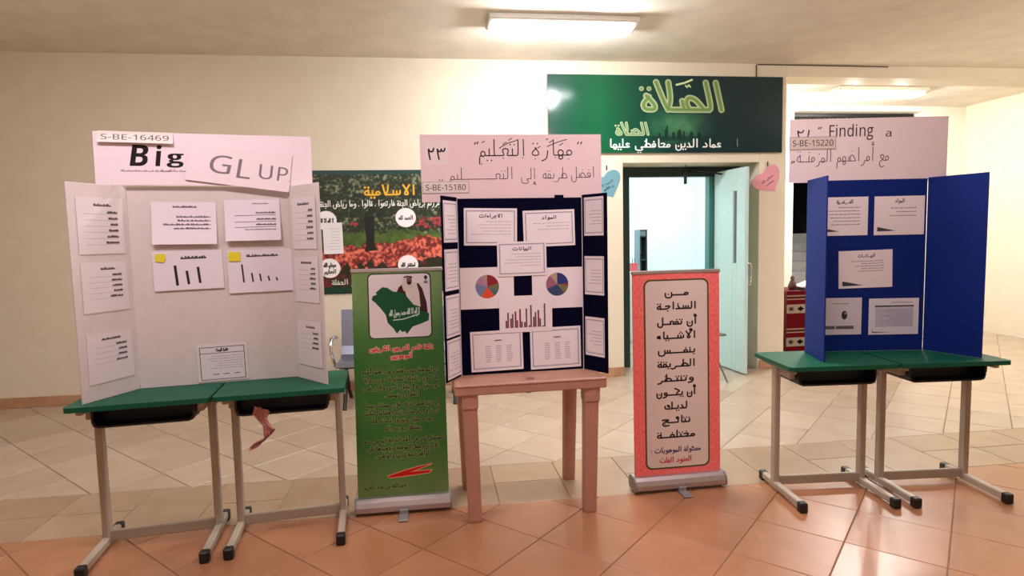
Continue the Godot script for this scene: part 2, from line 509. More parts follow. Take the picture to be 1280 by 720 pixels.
func build_wall_things() -> void:
	# the large green sign
	var p := Pic.new(1168, 392, Color(0.055, 0.20, 0.185))
	var n := FastNoiseLite.new()
	n.seed = 2
	n.frequency = 0.01
	for y in 392:
		for x in 1168:
			var k := clampf(1.0 - absf(x - 250.0) / 420.0, 0.0, 1.0)  # brighter green towards the left: lamp glow on the sign put into its print
			var r := Vector2((x - 640.0) / 190.0, (y - 250.0) / 120.0).length()
			var glow := clampf(1.0 - r, 0.0, 1.0) * (0.8 + 0.4 * n.get_noise_2d(x, y))
			var i := (y * 1168 + x) * 3
			p.px[i] = int(13 + 3 * k + 75 * glow)
			p.px[i + 1] = int(46 + 48 * k + 105 * glow)
			p.px[i + 2] = int(50 + 10 * k + 50 * glow)
	# skyline of minarets printed at the foot of the glow
	for q in [[570, 60, 5], [578, 84, 6], [640, 40, 16], [662, 46, 6], [610, 34, 10], [700, 30, 14], [540, 30, 8], [740, 24, 16]]:
		p.rect(q[0] - q[2] * 0.7, 318 - q[1] * 0.7, q[0] + q[2] * 0.7, 322, Color(0.05, 0.19, 0.16))
		p.disc(q[0], 318 - q[1] * 0.7, q[2] * 0.6, q[2], Color(0.05, 0.19, 0.16))
	p.rect(500, 306, 800, 330, Color(0.06, 0.20, 0.17), 0.7)
	for pass_ in [[40.0, Color(0.08, 0.24, 0.17)], [31.0, Color(0.72, 0.78, 0.62)], [21.0, Color(0.54, 0.64, 0.42)], [9.0, Color(0.40, 0.54, 0.29)]]:
		write(p, "الصلاة", 874, 172, 138, pass_[0], pass_[1], 430, 0.0, 0.5, 0.22)
	p.line(PackedVector2Array([Vector2(625, 46), Vector2(665, 36), Vector2(702, 20)]), 5.0)
	p.ink(Color(0.80, 0.88, 0.68))
	p.line(PackedVector2Array([Vector2(670, 50), Vector2(678, 58), Vector2(686, 46), Vector2(694, 56)]), 4.0)
	p.ink(Color(0.74, 0.85, 0.60))
	for pass_ in [[14.0, Color(0.70, 0.78, 0.62)], [6.0, Color(0.46, 0.58, 0.40)]]:
		write(p, "الصلاة", 492, 298, 58, pass_[0], pass_[1], 170, 0.0, 0.5, 0.22)
	write(p, "عماد الدين محافظي عليها", 854, 362, 40, 6.6, Color(0.93, 0.95, 0.93), 566)
	p.line(PackedVector2Array([Vector2(934, 320), Vector2(936, 360)]), 1.6)
	p.ink(Color(0.6, 0.7, 0.66))
	var sign_ := thing("wall_sign", "large dark green wall sign with light green Arabic lettering above the doorway", "sign", Vector3(2.53, 2.785, -6.3))
	var mesh := sheet_mesh(2.585, 0.80, 0.004)
	var pm := printed(p, 0.15, 0.5)
	mesh.surface_set_material(0, pm)
	mesh.surface_set_material(1, M.frame_green)
	obj("sign_face", mesh, null, sign_, Vector3(0, 0, 0.026))
	var st := surf()
	bevel(st, Vector3(2.59, 0.805, 0.026), 0.003, Vector3(0, 0, 0.013))
	obj("backing", st, paint(Color(0.70, 0.68, 0.64), 0.5), sign_)

	# the printed garden poster
	var W := 1000
	var H := 488
	p = Pic.new(W, H, Color(0.05, 0.12, 0.06))
	var n2 := FastNoiseLite.new()
	n2.seed = 7
	n2.frequency = 0.016
	n2.fractal_octaves = 4
	var n3 := FastNoiseLite.new()
	n3.seed = 12
	n3.frequency = 0.05
	n3.fractal_octaves = 3
	for y in H:
		for x in W:
			var a := n2.get_noise_2d(x, y)
			var b := n3.get_noise_2d(x, y)
			var v := float(y) / H
			var c: Color
			var hill := 0.68 + 0.10 * n2.get_noise_2d(x * 0.18, 40.0) - 0.16 * smoothstep(0.30, 0.75, float(x) / W)
			if v < 0.50 + 0.06 * a:
				c = Color(0.11, 0.16, 0.09).lerp(Color(0.52, 0.55, 0.42), clampf(0.22 + 1.3 * b + 1.0 * a - 0.6 * v, 0.0, 1.0))
			elif v < hill + 0.03 * a:
				c = Color(0.20, 0.31, 0.10).lerp(Color(0.32, 0.42, 0.16), clampf(0.5 + a + 0.5 * b, 0.0, 1.0))
			elif v < hill + 0.17 + 0.08 * a:
				c = Color(0.42, 0.11, 0.11).lerp(Color(0.90, 0.48, 0.38), clampf(0.45 + 1.3 * b + 0.9 * a, 0.0, 1.0))
			else:
				c = Color(0.12, 0.15, 0.07).lerp(Color(0.42, 0.14, 0.13), clampf(0.3 + 1.4 * a + 0.6 * b, 0.0, 1.0))
			var i := (y * W + x) * 3
			p.px[i] = int(c.r * 255)
			p.px[i + 1] = int(c.g * 255)
			p.px[i + 2] = int(c.b * 255)
	# trees, trunk and far flowers of the picture
	var rng := RandomNumberGenerator.new()
	rng.seed = 21
	for q in [[480, 130, 70], [430, 160, 46], [540, 150, 50], [340, 120, 70], [250, 130, 60], [660, 120, 60]]:
		for k in 26:
			p.disc(q[0] + rng.randf_range(-1, 1) * q[2], q[1] + rng.randf_range(-0.5, 0.6) * q[2], rng.randf_range(6, 16), rng.randf_range(5, 12), Color(0.07, 0.12, 0.07).lerp(Color(0.16, 0.22, 0.12), rng.randf()))
	p.poly(PackedVector2Array([Vector2(437, 180), Vector2(480, 180), Vector2(474, 290), Vector2(486, 318), Vector2(436, 322), Vector2(444, 280)]))
	p.ink(Color(0.05, 0.07, 0.05))
	for k in 40:
		p.disc(640 + rng.randf_range(0, 120), 190 + rng.randf_range(0, 40), rng.randf_range(4, 9), rng.randf_range(3, 7), Color(0.72, 0.24, 0.26).lerp(Color(0.45, 0.15, 0.15), rng.randf()))
	for k in 12:
		p.disc(380 + rng.randf_range(0, 30), 205 + rng.randf_range(0, 10), rng.randf_range(3, 6), rng.randf_range(2, 4), Color(0.62, 0.20, 0.22))
	p.rect(0, 0, W, 15, Color(0.05, 0.25, 0.23))
	p.rect(0, 462, W, H, Color(0.03, 0.22, 0.17))
	for s in [[12.0, Color(0.14, 0.10, 0.03)], [7.4, Color(0.90, 0.70, 0.18)]]:
		write(p, "الاسلامية", 646, 96, 38, s[0], s[1], 208)
	for s in [[6.5, Color(0.04, 0.07, 0.04)], [3.6, Color(0.96, 0.96, 0.93)]]:
		write(p, "مررتم برياض الجنة فارتعوا . قالوا . وما رياض الجنة ؟", 740, 140, 23, s[0], s[1], 490)
	for q in [[603, 189, ["الحمد لله"]], [606, 380, ["استغفر الله"]], [290, 196, ["لا إله إلا الله"]], [296, 386, ["سبحان الله", "العظيم"]]]:
		p.disc(q[0], q[1], 41, 39, Color(0.95, 0.93, 0.94))
		for k in q[2].size():
			write_mid(p, q[2][k], q[0], q[1] + 7 + (k * 26 - 13 if q[2].size() > 1 else 0), 15, 3.0, Color(0.1, 0.09, 0.1), 58 if q[2].size() == 1 else 48)
	for s in [[6.5, Color(0.04, 0.07, 0.04)], [3.4, Color(0.92, 0.92, 0.88)]]:
		write(p, "مسار الحفلة", 430, 452, 20, s[0], s[1], 130)
	var poster := thing("wall_poster", "large garden poster with red flowers and white discs on the beige wall", "poster", Vector3(-0.5, 1.612, -6.3))
	mesh = sheet_mesh(2.5, 1.22, 0.004)
	mesh.surface_set_material(0, printed(p, 0.35, 0.5))
	mesh.surface_set_material(1, M.frame_green)
	obj("poster_print", mesh, null, poster, Vector3(0, 0, 0.014))
	st = surf()
	bevel(st, Vector3(2.51, 1.23, 0.014), 0.002, Vector3(0, 0, 0.007))
	obj("backing", st, paint(Color(0.05, 0.2, 0.18), 0.5), poster)
	p = Pic.new(96, 150, Color(0.90, 0.89, 0.90))
	p.rows(rng, 14, 82, 30, 14, 8, 1.2, Color(0.6, 0.6, 0.62), 0.5)
	var note := sheet("paper_note", self, Vector3(-0.965, 1.555, -6.281), 0.19, 0.31, printed(p, 0.8), 0.02, 0.012)
	note.name = numbered("paper_note")
	tag(note, "blank looking white sheet taped on the garden poster", "paper")

	heart(Color(0.90, 0.63, 0.69), Vector3(3.67, 2.10, -6.298), 0.62, "pink paper heart on the pillar right of the open door", [["سبحان الله", 120.0], ["وبحمده", 80.0]])
	heart(Color(0.43, 0.61, 0.66), Vector3(1.86, 2.07, -6.298), 0.45, "light blue paper heart on the wall left of the doorway", [["الحمد لله", 120.0], ["رب العالمين", 90.0]])

	st = surf()
	tube(st, [Vector3(3.529, 3.19, -6.292), Vector3(3.527, 3.312, -6.292), Vector3(3.545, 3.319, -6.292), Vector3(4.3, 3.319, -6.292), Vector3(5.08, 3.316, -6.292)], 0.0055, 6)
	tag(obj("wall_cable", st, M.cable, self), "thin dark cable running from the green sign along the ceiling edge", "cable")
	var hook := thing("hanging_clip", "black clip hanging in the doorway under the lintel", "clip", Vector3(2.80, 2.285, -6.45))
	st = surf()
	tube(st, [Vector3(0, 0.0, 0), Vector3(0.004, -0.05, 0), Vector3(-0.004, -0.10, 0)], 0.004, 6)
	obj("cord", st, M.black, hook)
	st = surf()
	bevel(st, Vector3(0.036, 0.13, 0.012), 0.004, Vector3(-0.002, -0.15, 0))
	obj("tag", st, M.black, hook)


func build_bench() -> void:
	var b := thing("waiting_bench", "perforated steel waiting bench against the wall under the poster", "bench", Vector3(-0.32, 0, -5.78))
	var st := surf()
	tube(st, [Vector3(-0.56, 0.36, 0.02), Vector3(0.56, 0.36, 0.02)], 0.028, 8)
	obj("beam", st, M.black, b)
	for i in 2:
		var x := -0.29 + i * 0.58
		st = surf()
		var prof := PackedVector2Array([Vector2(-0.25, 0.86), Vector2(-0.235, 0.865), Vector2(-0.17, 0.52), Vector2(-0.13, 0.445), Vector2(-0.06, 0.42), Vector2(0.22, 0.43), Vector2(0.26, 0.40), Vector2(0.25, 0.388), Vector2(0.21, 0.412), Vector2(-0.07, 0.402), Vector2(-0.145, 0.43), Vector2(-0.188, 0.515)])
		prism(st, prof, -0.27, 0.27, Transform3D(Basis(Vector3.UP, -PI / 2), Vector3(x, 0, 0)))
		obj("seat_shell", st, M.bench, b)
	for x in [-0.60, 0.60]:
		st = surf()
		tube(st, [Vector3(x, 0.60, -0.16), Vector3(x, 0.635, -0.06), Vector3(x, 0.64, 0.14), Vector3(x, 0.61, 0.21), Vector3(x, 0.54, 0.22), Vector3(x, 0.37, 0.03)], 0.016, 8)
		obj("armrest", st, M.chrome, b)
	for x in [-0.5, 0.5]:
		st = surf()
		tube(st, [Vector3(x, 0.0, 0.24), Vector3(x, 0.10, 0.15), Vector3(x, 0.34, 0.03), Vector3(x, 0.10, -0.12), Vector3(x, 0.0, -0.24)], 0.018, 8)
		obj("leg", st, M.black, b)
	# the stool half hidden behind the red banner
	var s := thing("folding_stool", "grey folding stool standing before the open door, behind the red banner", "stool", Vector3(2.75, 0, -5.85), 0.1)
	st = surf()
	bevel(st, Vector3(0.32, 0.022, 0.28), 0.006, Vector3(0, 0.50, 0))
	obj("seat", st, paint(Color(0.36, 0.38, 0.38), 0.5), s)
	for z in [-0.12, 0.12]:
		for k in [-1.0, 1.0]:
			st = surf()
			tube(st, [Vector3(-0.05 * k, 0.492, z + 0.01 * k), Vector3(0.18 * k, 0.012, z + 0.01 * k)], 0.010, 8)
			obj("leg", st, paint(Color(0.45, 0.47, 0.47), 0.35, 0.5), s)
# ---------------------------------------------------------------- print: a small canvas and lettering
class Pic:
	var w: int
	var h: int
	var px: PackedByteArray
	var cov: PackedFloat32Array
	var x0: int
	var y0: int
	var x1: int
	var y1: int

	func _init(width: int, height: int, bg: Color) -> void:
		w = width
		h = height
		var im := Image.create(w, h, false, Image.FORMAT_RGB8)
		im.fill(bg)
		px = im.get_data()
		cov.resize(w * h)
		cov.fill(0.0)
		clear_box()

	func clear_box() -> void:
		x0 = w
		y0 = h
		x1 = -1
		y1 = -1

	func cap(a: Vector2, b: Vector2, r: float) -> void:
		var lx := maxi(0, int(floor(minf(a.x, b.x) - r - 1.0)))
		var hx := mini(w - 1, int(ceil(maxf(a.x, b.x) + r + 1.0)))
		var ly := maxi(0, int(floor(minf(a.y, b.y) - r - 1.0)))
		var hy := mini(h - 1, int(ceil(maxf(a.y, b.y) + r + 1.0)))
		if lx > hx or ly > hy:
			return
		x0 = mini(x0, lx)
		x1 = maxi(x1, hx)
		y0 = mini(y0, ly)
		y1 = maxi(y1, hy)
		var dx := b.x - a.x
		var dy := b.y - a.y
		var l2 := maxf(dx * dx + dy * dy, 0.000001)
		var lim := (r + 0.5) * (r + 0.5)
		for y in range(ly, hy + 1):
			var py := y + 0.5 - a.y
			var row := y * w
			for x in range(lx, hx + 1):
				var qx := x + 0.5 - a.x
				var t := clampf((qx * dx + py * dy) / l2, 0.0, 1.0)
				var ex := qx - t * dx
				var ey := py - t * dy
				var d := ex * ex + ey * ey
				if d < lim:
					var c := minf(1.0, r + 0.5 - sqrt(d))
					if c > cov[row + x]:
						cov[row + x] = c

	func line(pts: PackedVector2Array, r: float) -> void:
		for i in pts.size() - 1:
			cap(pts[i], pts[i + 1], r)

	func poly(pts: PackedVector2Array) -> void:
		var lo := pts[0]
		var hi := pts[0]
		for p in pts:
			lo = lo.min(p)
			hi = hi.max(p)
		var ly := maxi(0, int(floor(lo.y)))
		var hy := mini(h - 1, int(ceil(hi.y)))
		if ly > hy:
			return
		x0 = mini(x0, maxi(0, int(floor(lo.x)) - 1))
		x1 = maxi(x1, mini(w - 1, int(ceil(hi.x)) + 1))
		y0 = mini(y0, ly)
		y1 = maxi(y1, hy)
		var n := pts.size()
		for y in range(ly, hy + 1):
			var row := y * w
			for k in 4:
				var sy := y + 0.125 + 0.25 * k
				var xs := []
				for i in n:
					var a := pts[i]
					var b := pts[(i + 1) % n]
					if (a.y <= sy) != (b.y <= sy):
						xs.append(a.x + (sy - a.y) / (b.y - a.y) * (b.x - a.x))
				xs.sort()
				for i in range(0, xs.size() - 1, 2):
					var l: float = clampf(xs[i], 0.0, w)
					var r: float = clampf(xs[i + 1], 0.0, w)
					if r <= l:
						continue
					var il := int(l)
					var ir := mini(int(r), w - 1)
					if il == ir:
						cov[row + il] = minf(1.0, cov[row + il] + 0.25 * (r - l))
					else:
						cov[row + il] = minf(1.0, cov[row + il] + 0.25 * (il + 1 - l))
						for x in range(il + 1, ir):
							cov[row + x] = minf(1.0, cov[row + x] + 0.25)
						cov[row + ir] = minf(1.0, cov[row + ir] + 0.25 * (r - ir))

	func ink(c: Color, a := 1.0) -> void:
		var r := c.r * 255.0
		var g := c.g * 255.0
		var b := c.b * 255.0
		for y in range(y0, y1 + 1):
			for x in range(x0, x1 + 1):
				var i := y * w + x
				var k := cov[i]
				if k > 0.0:
					cov[i] = 0.0
					k *= a
					var j := i * 3
					px[j] = int(px[j] + (r - px[j]) * k + 0.5)
					px[j + 1] = int(px[j + 1] + (g - px[j + 1]) * k + 0.5)
					px[j + 2] = int(px[j + 2] + (b - px[j + 2]) * k + 0.5)
		clear_box()

	func rect(ax: float, ay: float, bx: float, by: float, c: Color, a := 1.0) -> void:
		poly(PackedVector2Array([Vector2(ax, ay), Vector2(bx, ay), Vector2(bx, by), Vector2(ax, by)]))
		ink(c, a)

	func disc(cx: float, cy: float, rx: float, ry: float, c: Color, a := 1.0) -> void:
		var p := PackedVector2Array()
		for i in 40:
			p.append(Vector2(cx + rx * cos(TAU * i / 40.0), cy + ry * sin(TAU * i / 40.0)))
		poly(p)
		ink(c, a)

	func slice(cx: float, cy: float, r: float, a0: float, a1: float, c: Color) -> void:
		var p := PackedVector2Array([Vector2(cx, cy)])
		for i in 15:
			var t := lerpf(a0, a1, i / 14.0) * TAU
			p.append(Vector2(cx + r * sin(t), cy - r * cos(t)))
		poly(p)
		ink(c)

	func frame(ax: float, ay: float, bx: float, by: float, t: float, c: Color) -> void:
		line(PackedVector2Array([Vector2(ax, ay), Vector2(bx, ay), Vector2(bx, by), Vector2(ax, by), Vector2(ax, ay)]), t / 2.0)
		ink(c)

	func round_rect(ax: float, ay: float, bx: float, by: float, r: float, c: Color) -> void:
		var p := PackedVector2Array()
		for q in [[bx - r, ay + r, -0.25], [bx - r, by - r, 0.0], [ax + r, by - r, 0.25], [ax + r, ay + r, 0.5]]:
			for i in 9:
				var t: float = (q[2] + i / 32.0) * TAU
				p.append(Vector2(q[0] + r * cos(t), q[1] + r * sin(t)))
		poly(p)
		ink(c)

	# rows of print too fine to read in the photograph: broken grey rules
	func rows(rng: RandomNumberGenerator, ax: float, bx: float, ay: float, step: float, n: int, t: float, c: Color, a := 0.7) -> void:
		for i in n:
			var x := bx
			var end := lerpf(ax, bx, rng.randf_range(0.0, 0.45))
			while x > end:
				var l := rng.randf_range(0.04, 0.12) * (bx - ax)
				var stop := maxf(end, x - l)
				line(PackedVector2Array([Vector2(x, ay + i * step), Vector2(stop, ay + i * step + rng.randf_range(-0.5, 0.5))]), t)
				for k in rng.randi_range(1, 3):
					var u := rng.randf_range(stop, x)
					line(PackedVector2Array([Vector2(u, ay + i * step), Vector2(u, ay + i * step - t * rng.randf_range(1.2, 2.6))]), t * 0.8)
				x -= l + rng.randf_range(0.015, 0.03) * (bx - ax)
			ink(c, a)

	func latin(text: String, weight: int, ax: float, ay: float, bx: float, by: float, c: Color, slant := 0.0) -> void:
		var f := SystemFont.new()
		f.font_names = PackedStringArray(["Droid Sans"])
		f.font_weight = weight
		var t := TextMesh.new()
		t.font = f
		t.font_size = 48
		t.pixel_size = 1.0
		t.curve_step = 2.0
		t.depth = 0.0
		t.text = text
		var v := t.get_faces()
		var lo := Vector2(1e9, 1e9)
		var hi := -lo
		for p in v:
			var q := Vector2(p.x + slant * p.y, p.y)
			lo = lo.min(q)
			hi = hi.max(q)
		var k := Vector2((bx - ax) / (hi.x - lo.x), (by - ay) / (hi.y - lo.y))
		for i in range(0, v.size(), 3):
			var tri := PackedVector2Array()
			for j in 3:
				var p := v[i + j]
				tri.append(Vector2(ax + (p.x + slant * p.y - lo.x) * k.x, by - (p.y - lo.y) * k.y))
			poly(tri)
		ink(c)

	func texture() -> ImageTexture:
		return ImageTexture.create_from_image(Image.create_from_data(w, h, false, Image.FORMAT_RGB8, px))


# Arabic letters as pen strokes. x runs leftwards from the joint on the right, y up from the base line, 1 = height of an alef.
# Each entry: [width, stroke, stroke ...] for the forms isolated, initial, medial, final; a stroke of 5 numbers starting with 99 is a ring.
var LETTER := {
	"alef": [[.3, [.15, 1, .15, 0]], [], [], [.3, [0, 0, .12, 0, .15, .1, .15, 1]]],
	"beh": [[1.05, [.08, .42, .08, 0, .55, -.03, .97, 0, .97, .42]], [.36, [.1, .42, .1, 0, .36, 0]], [.36, [0, 0, .36, 0], [.18, 0, .18, .42]], [1.05, [0, 0, .97, 0, .97, .42], [.14, 0, .14, .4]]],
	"noon": [[.74, [.1, .35, .1, -.3, .36, -.46, .64, -.3, .64, .28]], [.36, [.1, .42, .1, 0, .36, 0]], [.36, [0, 0, .36, 0], [.18, 0, .18, .42]], [.78, [0, 0, .14, 0, .14, -.3, .4, -.46, .68, -.3, .68, .25], [.14, 0, .14, .35]]],
	"yeh": [[.88, [.12, .36, .36, .44, .4, .2, .1, .04, .06, -.3, .4, -.44, .8, -.34, .8, .12]], [.36, [.1, .42, .1, 0, .36, 0]], [.36, [0, 0, .36, 0], [.18, 0, .18, .42]], [.88, [0, 0, .28, 0, .1, -.24, .1, -.36, .42, -.44, .8, -.34, .8, .08]]],
	"jeem": [[.76, [.68, .38, .4, .48, .06, .42, .06, .36, .5, .1, .68, -.25, .45, -.54, .04, -.42]], [.6, [.52, .38, .3, .48, .06, .38, .36, .02, .6, 0]], [.62, [0, 0, .62, 0], [.52, .42, .28, .48, .1, .38, .36, 0]], [.76, [0, 0, .36, .16], [.68, .4, .4, .48, .08, .42, .08, .36, .5, .1, .68, -.25, .45, -.54, .04, -.42]]],
	"dal": [[.52, [.24, .48, .06, .22, .1, 0, .48, 0]], [], [], [.52, [0, 0, .5, 0], [.32, .48, .14, .02]]],
	"reh": [[.48, [.1, .3, .14, -.06, .22, -.26, .46, -.36]], [], [], [.48, [0, 0, .14, 0, .15, -.18, .26, -.32, .48, -.36]]],
	"waw": [[.56, [99, .25, .2, .16, .17], [.09, .2, .1, -.12, .26, -.3, .54, -.36]], [], [], [.58, [0, 0, .14, .04], [99, .27, .2, .16, .17], [.11, .2, .12, -.12, .28, -.3, .56, -.36]]],
	"seen": [[1.32, [.08, .4, .08, 0, .6, 0], [.33, 0, .33, .36], [.6, .4, .6, -.25, .88, -.46, 1.22, -.3, 1.22, .26]], [.86, [.08, .4, .08, 0, .86, 0], [.34, 0, .34, .36], [.6, 0, .6, .4]], [.86, [0, 0, .86, 0], [.14, 0, .14, .38], [.38, 0, .38, .36], [.62, 0, .62, .4]], [1.36, [0, 0, .64, 0], [.14, 0, .14, .38], [.38, 0, .38, .36], [.64, .4, .64, -.25, .92, -.46, 1.26, -.3, 1.26, .26]]],
	"sad": [[1.4, [.06, 0, .74, 0], [.06, 0, .28, .38, .52, .46, .64, .26, .58, 0], [.76, .32, .76, -.25, 1, -.46, 1.32, -.3, 1.32, .24]], [.96, [.06, 0, .96, 0], [.06, 0, .28, .38, .52, .46, .64, .26, .58, 0], [.76, 0, .76, .32]], [.96, [0, 0, .96, 0], [.06, 0, .28, .38, .52, .46, .64, .26, .58, 0], [.76, 0, .76, .32]], [1.4, [0, 0, .74, 0], [.06, 0, .28, .38, .52, .46, .64, .26, .58, 0], [.76, .32, .76, -.25, 1, -.46, 1.32, -.3, 1.32, .24]]],
	"tah": [[.84, [.04, 0, .84, 0], [.08, 0, .1, .26, .3, .46, .58, .38, .66, .16, .56, 0], [.52, 1, .52, .1]], [.84, [.04, 0, .84, 0], [.08, 0, .1, .26, .3, .46, .58, .38, .66, .16, .56, 0], [.52, 1, .52, .1]], [.84, [0, 0, .84, 0], [.08, 0, .1, .26, .3, .46, .58, .38, .66, .16, .56, 0], [.52, 1, .52, .1]], [.84, [0, 0, .84, 0], [.08, 0, .1, .26, .3, .46, .58, .38, .66, .16, .56, 0], [.52, 1, .52, .1]]],
	"ain": [[.62, [.1, .4, .3, .5, .46, .36, .3, .18, .1, .12, .44, .02, .54, -.26, .36, -.52, .02, -.42]], [.62, [.12, .4, .3, .5, .46, .36, .3, .18, .06, .02, .3, 0, .62, 0]], [.56, [0, 0, .2, 0, .06, .36, .28, .46, .5, .36, .36, 0, .56, 0]], [.62, [0, 0, .2, .02, .06, .34, .28, .44, .48, .34, .2, .05, .48, -.08, .54, -.3, .34, -.52, .04, -.42]]],
	"feh": [[1.16, [99, .24, .27, .16, .16], [.09, .24, .08, 0, .6, -.03, 1.08, 0, 1.08, .36]], [.5, [99, .25, .27, .16, .16], [.1, .22, .1, 0, .5, 0]], [.5, [0, 0, .5, 0], [99, .25, .2, .16, .19]], [1.12, [0, 0, 1.04, 0, 1.04, .36], [99, .25, .2, .16, .19]]],
	"qaf": [[.8, [99, .25, .2, .16, .17], [.09, .16, .08, -.26, .36, -.46, .72, -.3, .72, .22]], [.5, [99, .25, .27, .16, .16], [.1, .22, .1, 0, .5, 0]], [.5, [0, 0, .5, 0], [99, .25, .2, .16, .19]], [.8, [0, 0, .12, .02], [99, .27, .17, .16, .17], [.11, .12, .1, -.26, .38, -.46, .72, -.3, .72, .22]]],
	"kaf": [[.96, [.1, 1, .1, 0, .5, -.03, .88, 0, .88, .4], [.62, .52, .4, .52, .56, .3, .36, .28]], [.64, [.64, .98, .12, .66, .12, .54, .42, .3, .42, 0, .64, 0], [.08, 0, .42, 0]], [.64, [0, 0, .64, 0], [.64, .98, .12, .66, .12, .54, .42, .3, .42, 0]], [.96, [0, 0, .5, -.02, .88, 0, .88, .4], [.12, 1, .12, 0], [.64, .52, .42, .52, .58, .3, .38, .28]]],
	"lam": [[.72, [.1, 1, .1, -.3, .36, -.46, .64, -.3, .64, .16]], [.3, [.1, 1, .1, 0, .3, 0]], [.3, [0, 0, .3, 0], [.15, 0, .15, 1]], [.74, [0, 0, .14, 0], [.14, 1, .14, -.3, .38, -.46, .66, -.3, .66, .16]]],
	"lamalef": [[.64, [.56, 1, .1, 0, .54, 0, .08, 1]], [], [], [.62, [0, 0, .36, 0, .44, .3, .56, 1], [.14, 1, .18, .4, .36, 0]]],
	"meem": [[.52, [99, .22, .15, .14, .16], [.22, 0, .42, 0, .44, -.52]], [.46, [99, .22, .16, .15, .16], [.22, 0, .46, 0]], [.46, [0, 0, .46, 0], [99, .23, .1, .15, .17]], [.52, [0, 0, .12, .03], [99, .23, .11, .14, .16], [.3, 0, .44, -.02, .46, -.52]]],
	"heh": [[.5, [.28, .5, .06, .2, .08, 0, .42, 0, .46, .2, .2, .46]], [.62, [99, .3, .22, .23, .24], [.3, .44, .2, .22, .34, 0], [.2, 0, .62, 0]], [.56, [0, 0, .56, 0], [99, .28, .16, .16, .18], [99, .28, -.14, .12, .12]], [.46, [0, 0, .12, 0, .14, .5], [.14, .44, .42, .34, .42, .02, .12, 0]]],
	"hamza": [[.44, [.34, .34, .12, .4, .12, .22, .32, .18], [.08, .02, .38, .12]], [], [], []],
	"tatweel": [[.3, [0, 0, .3, 0]], [.3, [0, 0, .3, 0]], [.3, [0, 0, .3, 0]], [.3, [0, 0, .3, 0]]],
}
# letter -> [shape, marks, height of marks, (dots in final/isolated if other)]; marks: dots above as 1..3, below as -1, -2, hamza above 9, below -9
var KIND := {
	"ا": ["alef", 0], "أ": ["alef", 9], "إ": ["alef", -9], "آ": ["alef", 0], "ب": ["beh", -1], "ت": ["beh", 2], "ث": ["beh", 3], "ن": ["noon", 1], "ي": ["yeh", -2], "ى": ["yeh", 0], "ئ": ["yeh", 9],
	"ج": ["jeem", -1], "ح": ["jeem", 0], "خ": ["jeem", 1], "د": ["dal", 0], "ذ": ["dal", 1], "ر": ["reh", 0], "ز": ["reh", 1], "و": ["waw", 0], "ؤ": ["waw", 9], "س": ["seen", 0], "ش": ["seen", 3],
	"ص": ["sad", 0], "ض": ["sad", 1], "ط": ["tah", 0], "ظ": ["tah", 1], "ع": ["ain", 0], "غ": ["ain", 1], "ف": ["feh", 1], "ق": ["qaf", 2], "ك": ["kaf", 0], "ل": ["lam", 0], "م": ["meem", 0],
	"ه": ["heh", 0], "ة": ["heh", 2], "ء": ["hamza", 0], "ـ": ["tatweel", 0], "لا": ["lamalef", 0], "لأ": ["lamalef", 9], "لإ": ["lamalef", -9],
}
# x of the marks for each shape in the four forms, and their height above the line
var MARK := {
	"alef": [.15, .15, .15, .15, 1.22], "beh": [.52, .16, .18, .56, .68], "noon": [.37, .16, .18, .42, .68], "yeh": [.4, .16, .18, .42, .68], "jeem": [.4, .3, .32, .4, .74], "dal": [.24, .2, .2, .3, .74],
	"reh": [.12, .12, .12, .15, .56], "waw": [.25, .25, .25, .27, .62], "seen": [.34, .34, .38, .38, .68], "sad": [.42, .42, .42, .42, .74], "tah": [.64, .64, .64, .64, .72], "ain": [.28, .28, .28, .28, .76],
	"feh": [.25, .25, .25, .25, .68], "qaf": [.25, .25, .25, .27, .68], "heh": [.26, .26, .26, .26, .76], "lamalef": [.08, .1, .1, .56, 1.22],
}


func joins_left(c: String) -> bool:
	return KIND.has(c) and KIND[c][0] in ["beh", "noon", "yeh", "jeem", "seen", "sad", "tah", "ain", "feh", "qaf", "kaf", "lam", "meem", "heh", "tatweel"] and c != "ة" and c != "ى"


func soften(raw: Array) -> PackedVector2Array:
	var p := PackedVector2Array()
	if raw[0] > 98.0:
		for i in 17:
			p.append(Vector2(raw[1] + raw[3] * cos(TAU * i / 16.0), raw[2] + raw[4] * sin(TAU * i / 16.0)))
		return p
	for i in range(0, raw.size(), 2):
		p.append(Vector2(raw[i], raw[i + 1]))
	for n in 2:
		if p.size() < 3:
			break
		var q := PackedVector2Array([p[0]])
		for i in p.size() - 1:
			if i > 0:
				q.append(p[i].lerp(p[i + 1], 0.22))
			if i < p.size() - 2:
				q.append(p[i].lerp(p[i + 1], 0.78))
		q.append(p[p.size() - 1])
		p = q
	return p


